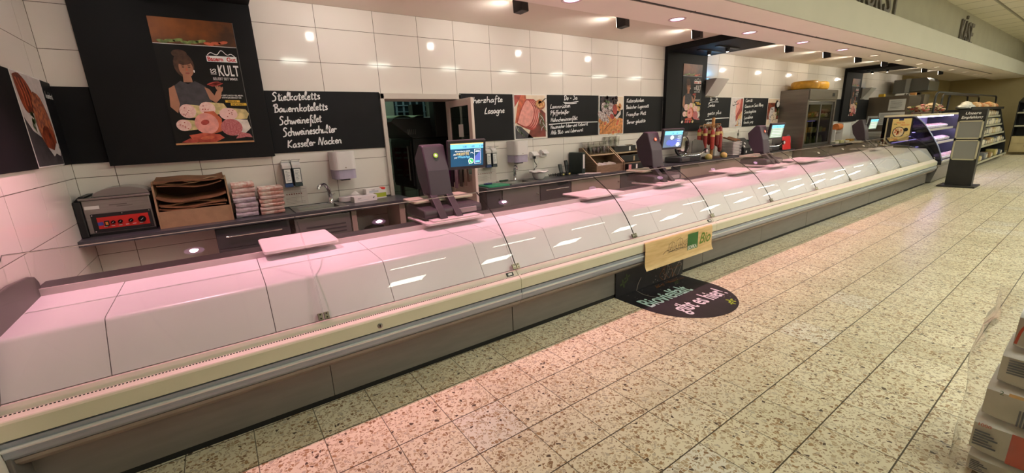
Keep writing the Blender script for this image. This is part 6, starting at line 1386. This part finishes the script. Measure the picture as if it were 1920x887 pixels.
# garland on the chiller canopy
t = thing('flower_garland', 'garland of dark leaves and pink flowers on the chiller canopy', 'garland', (13.8, 2.9, 1.5)); random.seed(12)
GM = [mat('garland_red', S(150, 50, 44), .6), mat('garland_green', S(84, 96, 44), .6), mat('garland_pink', S(206, 130, 130), .6), mat('garland_brown', S(80, 50, 40), .6), mat('garland_cream', S(214, 190, 160), .6)]
for nm, ms, cnt in (('leaves', (1, 3), 150), ('blossoms', (0, 2, 4), 70)):
    c = MB()
    for k in range(cnt):
        x = random.uniform(13.0, 15.2); y = 2.86 + random.uniform(-.12, .12); z = 1.565 + random.uniform(0, .10) + (.1 if 14.1 < x < 14.9 else 0) * random.random()
        d_ = Vector((random.uniform(-1, 1), random.uniform(-1, 1), random.uniform(-.4, 1))).normalized(); r = random.uniform(.03, .055)
        if nm == 'leaves': e = d_.orthogonal().normalized(); p = Vector((x, y, z)); c.add([p - d_ * r, p + e * r * .4, p + d_ * r, p - e * r * .4 + Vector((0, 0, .012))], [(0, 1, 2, 3)], ms[k % 2])
        else: c.lathe((x, y, z), [(.004, -.02), (r * .7, -.01), (r, .005), (r * .6, .02), (.004, .025)], 8, ms[k % 3])
    c.build(nm, GM, t)
c = MB(); c.tube([(13.0, 2.86, 1.525), (13.8, 2.84, 1.54), (14.6, 2.88, 1.53), (15.2, 2.86, 1.525)], .02, 8); c.build('wire', GM[3], t)
c = MB(); c.lathe((14.55, 2.86, 1.63), [(.05, 0), (.16, .03), (.22, .07), (.10, .12), (.02, .13)], 18, sy=.6); c.build('bow', GM[4], t, smooth=True)

# ------------------------------------------------------------------ totem stand
TB = mat('totem_black', S(34, 32, 32), .5, var=.1, scale=6)
t = thing('advert_totem', 'black advertising totem with two empty grey frames on the shop floor', 'totem', (12.68, 1.86, 0))
c = MB(); c.box(12.42, 12.98, 1.58, 2.14, .001, .03); c.build('foot', TB, t, bevel=.004)
c = MB(); c.box(12.60, 12.78, 1.66, 2.05, .03, 1.545); c.build('column', TB, t, bevel=.004)
for z0, z1 in ((.55, .955), (.975, 1.335)):
    c = MB()
    for a, b, e, f in ((1.70 - .03, 2.04, z0, z0 + .025), (1.67, 2.04, z1 - .025, z1), (1.67, 1.695, z0, z1), (2.015, 2.04, z0, z1)): c.box(12.585, 12.60, a, b, e, f)
    fr_ = c.build('poster_frame', mat('totem_frame', S(190, 184, 156), .4, .3), t); c = MB(); c.box(12.593, 12.5995, 1.694, 2.016, z0 + .024, z1 - .024); c.build('insert', mat('totem_insert', S(130, 128, 124), .6), fr_)
c = MB(); fr = lambda u, v, l: (12.5995 - l * EPS, 2.04 - u, v)
c.text(fr, 'Unsere', .19, 1.455, .075, 1, 0, sx=1.0, bold=.03, align='CENTER', shear=.2); c.text(fr, 'Empfehlung', .185, 1.375, .075, 1, 0, sx=.86, bold=.03, align='CENTER', shear=.2); c.build('lettering', PWHITE, t)

# ------------------------------------------------------------------ crisp shelves with wire hoops, far shelf
SH = mat('rack_black', S(28, 27, 27), .5); RAIL = mat('rack_rail', S(176, 172, 150), .4)
GOOD = [mat('goods_%d' % i, S(*c_), .45, var=.25, scale=14) for i, c_ in enumerate(((120, 120, 122), (176, 160, 100), (96, 92, 84), (200, 190, 170), (150, 120, 80), (80, 84, 92), (210, 150, 120)))]
t = thing('goods_rack', 'long black shop rack with stepped shelves and pale price rails', 'shelf rack', (19, 2.6, 0)); x0, x1 = 16.6, 21.6
c = MB(); c.box(x0, x1, 3.0, 3.05, .05, 1.55); c.build('back', SH, t)
for a in (x0, x1 - .04): c = MB(); c.prism([(2.25, .05), (3.0, .05), (3.0, 1.55), (2.55, 1.55), (2.3, .6)], 'x', a, a + .04); c.build('side', SH, t)
LV = [(.12, 2.22), (.52, 2.30), (.80, 2.38), (1.06, 2.46), (1.32, 2.54)]
for z, ya in LV: c = MB(); c.box(x0 + .04, x1 - .04, ya, 3.0, z, z + .02); s_ = c.build('shelf', SH, t); c = MB(); c.box(x0 + .04, x1 - .04, ya - .012, ya, z - .015, z + .04); c.build('price_rail', RAIL, s_)
random.seed(77); lev = ['bottom', 'second', 'third', 'fourth', 'top']; NUMS = ['first', 'second', 'third', 'fourth', 'fifth', 'sixth', 'seventh', 'eighth', 'ninth', 'tenth', 'eleventh', 'twelfth', 'thirteenth', 'fourteenth']
for li, (z, ya) in enumerate(LV):
    for k in range(14 if li else 6):
        st = .345 if li else .8; x = x0 + .22 + st * k; h = random.uniform(.13, .2); c = MB(); c.prism(rrect(x - .13, x + .13, ya + .03, ya + .27, .04), 'z', z + .0205, z + .02 + h); c.obox((x, ya + .025, z + .02 + h * .5), (.09, 0, 0), (0, .006, 0), (0, 0, h * .3), 1)
        tag(c.build('grocery_pack', [GOOD[random.randrange(6)], GOOD[3]], origin=(x, ya + .15, z + .02), bevel=.012), '%s pack on the %s shelf of the long rack' % (NUMS[k], lev[li]), 'pack', 'packs on the long shop rack')
t = thing('bread_tray', 'shallow tray on the rack top heaped with wrapped bread', 'tray', (18.5, 2.72, 1.55)); c = MB(); c.box(16.62, 21.5, 2.50, 2.99, 1.5505, 1.57); c.build('base', SH, t); c = MB(); c.box(16.62, 21.5, 2.48, 2.5, 1.5505, 1.62); c.build('front_edge', SH, t)
BR = [mat('bread_%d' % i, S(*c_), .4, var=.12, scale=14) for i, c_ in enumerate(((214, 210, 204), (206, 160, 110), (226, 190, 150), (196, 130, 84)))]
random.seed(55)
for k in range(12):
    x = 16.85 + .385 * k; c = MB(); h = random.uniform(.12, .22)
    c.lathe((x, 2.70, 1.571), [(.08, 0), (.16, .03), (.175, h * .5), (.12, h * .85), (.03, h)], 16, sx=1.0, sy=.8); tag(c.build('bread_bag', BR[(0 if k < 3 else 1 + k % 3)], origin=(x, 2.7, 1.57), smooth=True), '%s wrapped loaf along the top of the long rack' % NUMS[k], 'bread', 'wrapped loaves on the rack top')
for k, (a, b, y, z1) in enumerate(((13.85, 21.45, 2.69, 1.98), (15.6, 20.2, 2.90, 1.98), (16.7, 19.0, 2.97, 2.0))):
    z0 = 1.575 if k == 2 else 1.503; a_ = a
    pts = [(a_, y, z0), (a_, y, z1 - .12), (a_ + .06, y, z1 - .03), (a_ + .2, y, z1), (b - .25, y, z1 - .02), (b - .06, y, z1 - .06), (b, y, z1 - .16), (b, y, z1 - .25)]
    c = MB(); c.tube(pts, .022, 8); tag(c.build('wire_hoop', SH, origin=((a + b) / 2, y, 1.57), smooth=True), ('long black tube hoop along the front of the rack top', 'middle black tube hoop over the rack top', 'shortest black tube hoop at the back of the rack top')[k], 'hoop', 'black tube hoops on the rack top')
t = thing('wall_shelf', 'black shelf unit against the far wall with light wood drawers', 'shelf', (23.5, 1.7, 0)); y0, y1 = .9, 2.3
c = MB(); c.box(23.3, 23.35, y0, y1, .1, 1.9); c.box(22.6, 23.3, y1 - .03, y1, .1, 1.75); c.prism([(22.6, 1.72), (23.3, 1.86), (23.3, 1.9), (22.6, 1.76)], 'y', y0, y1); c.build('body', SH, t)
c = MB(); c.box(22.5, 23.28, y0, y1 - .031, .1, .62); c.build('drawer_block', mat('drawer_wood', S(176, 160, 120), .5, var=.06, scale=5), t)
for z in (.30, .52): c = MB(); c.box(22.484, 22.499, y0, y1 - .04, z - .13, z + .08); d_ = c.build('drawer', MATS['drawer_wood'], t); c = MB(); c.box(22.47, 22.483, 1.7, 1.95, z - .01, z + .01); c.build('grip', SH, d_)
for z in (.95, 1.38): c = MB(); c.box(22.55, 23.3, y0, y1 - .031, z, z + .02); s_ = c.build('shelf', SH, t); c = MB(); c.box(22.535, 22.549, y0, y1 - .031, z - .01, z + .04); c.build('price_rail', RAIL, s_)
for k in range(5): c = MB(); y = 1.1 + .25 * k; c.prism(rrect(22.65, 22.9, y - .09, y + .09, .03), 'z', 1.4005, 1.5); tag(c.build('boxed_goods', GOOD[(5, 0, 3, 5, 2)[k]], origin=(22.8, y, 1.4), bevel=.01), '%s package on the upper far-wall shelf' % NUMS[k], 'pack', 'packages on the far-wall shelf')

# ------------------------------------------------------------------ wrapped packs in the foreground
BAGW = mat('bag_paper', S(232, 230, 228), .5, var=.03, scale=10, bump=.25); BAGG = mat('bag_side', S(196, 190, 182), .5, var=.06, scale=12, bump=.2); BARN = mat('bag_navy', S(58, 60, 86), .5, var=.1, scale=20); BAGR = mat('bag_red', S(196, 60, 36), .5, var=.08, scale=20); BAGO = mat('bag_orange', S(226, 180, 120), .5, var=.2, scale=12); GREENL = mat('bag_green', S(60, 110, 70), .5)
def pack(xf, ye, z, h, name, deco):
    # front face at x = xf (faces -X), end at y = ye, body runs away from the counter
    c = MB(); L_ = .42; D = .30; n = 10; vs = []
    sec = [(.0, .12), (.012, .04), (.04, .0), (D - .04, 0), (D, .05), (D, .95), (D - .05, 1.0), (.05, 1.0), (.012, .95), (.0, .86)]
    for i in range(n + 1):
        u = i / n; s_ = 1 - .10 * (abs(2 * u - 1) ** 6)
        for a, b in sec: vs.append((xf + (a - D / 2) * s_ + D / 2 + .004 * math.sin(u * 9 + b * 5), ye - L_ * u, z + h * (.5 + (b - .5) * s_) + .002))
    q = len(sec); fs = [tuple(range(q)), tuple(range(n * q, n * q + q))]; mi = [0, 0]
    for i in range(n):
        for j in range(q): fs.append((i * q + j, i * q + (j + 1) % q, (i + 1) * q + (j + 1) % q, (i + 1) * q + j)); mi.append(1 if j in (9, 0, 1) else 0)
    for f, k in zip(fs, mi): c.add([vs[i] for i in f], [tuple(range(len(f)))], k)
    fr = lambda u, v, l: (xf - .0025 - l * .0006, ye - u, z + v)
    deco(c, fr, h)
    o = c.build('paper_pack', [BAGW, BAGG, BARN, BAGR, BAGO, GREENL], origin=(xf + .15, ye - .2, z), weld=True, smooth=True)
    return tag(o, name, 'pack', 'film-wrapped paper packs in the foreground stack')
def bars(u0, u1, v0, v1, n=6, horiz=True):
    def f(c, fr, h):
        for k in range(n):
            if horiz: v = v0 + (v1 - v0) * k / n; c.flat(fr, [(u0, v * h), (u1 - .012 * (k % 3), v * h), (u1 - .012 * (k % 3), (v + (v1 - v0) / n * .62) * h), (u0, (v + (v1 - v0) / n * .62) * h)], 2, 2)
            else: u = u0 + (u1 - u0) * k / n; c.flat(fr, [(u, v0 * h), (u + (u1 - u0) / n * .6, v0 * h), (u + (u1 - u0) / n * .6, v1 * h), (u, v1 * h)], 2, 2)
    return f
PX_ = 2.42
def dz(*fs):
    def g(c, fr, h):
        for f in fs: f(c, fr, h)
    return g
red = lambda u0, u1: (lambda c, fr, h: c.flat(fr, Q(u0, u1, .08 * h, .9 * h), 2, 3))
org = lambda c, fr, h: (c.flat(fr, Q(.06, .14, .84 * h, .93 * h), 2, 4), c.text(fr, '2', .035, .82 * h, .025, 2, 5))
topred = lambda c, fr, h: c.stroke(fr, smooth_line([(.006, .2 * h), (.015, .6 * h), (.04, .85 * h), (.09, .95 * h)]), .008, 2, 3)
rr = lambda c, fr, h: (c.text(fr, '1000', .01, .82 * h, .02, 2, 3, bold=.02),)
c = MB(); c.box(2.43, 2.71, -.25, .13, .001, .012); tag(c.build('cardboard_tray', KRAFT, origin=(2.57, -.05, 0)), 'flat cardboard sheet under the film-wrapped packs', 'cardboard')
pack(PX_ - .005, .150, .014, .095, 'lowest white paper pack on the floor sheet', dz(bars(.01, .06, .3, .8)))
pack(PX_ - .004, .157, .112, .168, 'white paper pack with navy stripes and red panel, second from the floor', dz(bars(.008, .075, .28, .72), red(.105, .22), rr))
pack(PX_, .147, .284, .155, 'grey-sided paper pack with orange corner print, third from the floor', dz(bars(.095, .15, .1, .55, 6, False), org))
pack(PX_ + .005, .130, .443, .150, 'paper pack with broad navy stripes near its end, fourth from the floor', dz(bars(.02, .14, .42, .85)))
pack(PX_ + .02, .114, .597, .165, 'topmost white paper pack with a curved red line', dz(topred, bars(.07, .12, .6, .8, 3)))
FILM = glass('shrink_film', (.955, .95, .94), .14, 3.0)
c = MB(); N_ = 26; M_ = 22; vs = []
for j in range(M_ + 1):
    z = .015 + .84 * j / M_; u = j / M_
    for i in range(N_):
        a = 2 * PI * i / N_; ex, ey = .175 * (1 - .04 * max(0, u - .78) / .22), .245 * (1 - .02 * max(0, u - .78) / .22)
        k = abs(math.cos(a)) ** .35 * (1 if math.cos(a) > 0 else -1); l = abs(math.sin(a)) ** .35 * (1 if math.sin(a) > 0 else -1)
        w_ = .007 * math.sin(a * 5 + 9 * u) + .006 * math.sin(a * 3 - 17 * u)
        vs.append((PX_ + .15 + (ex + w_) * k, -.055 + (ey + w_ + .02 * (u < .8)) * l, z))
fs = [(j * N_ + i, j * N_ + (i + 1) % N_, (j + 1) * N_ + (i + 1) % N_, (j + 1) * N_ + i) for j in range(M_) for i in range(N_)]
c.add(vs, fs); tag(c.build('shrink_film', FILM, origin=(2.57, -.05, .06), smooth=True), 'clear crinkled film wrapped round the stack of paper packs', 'film')
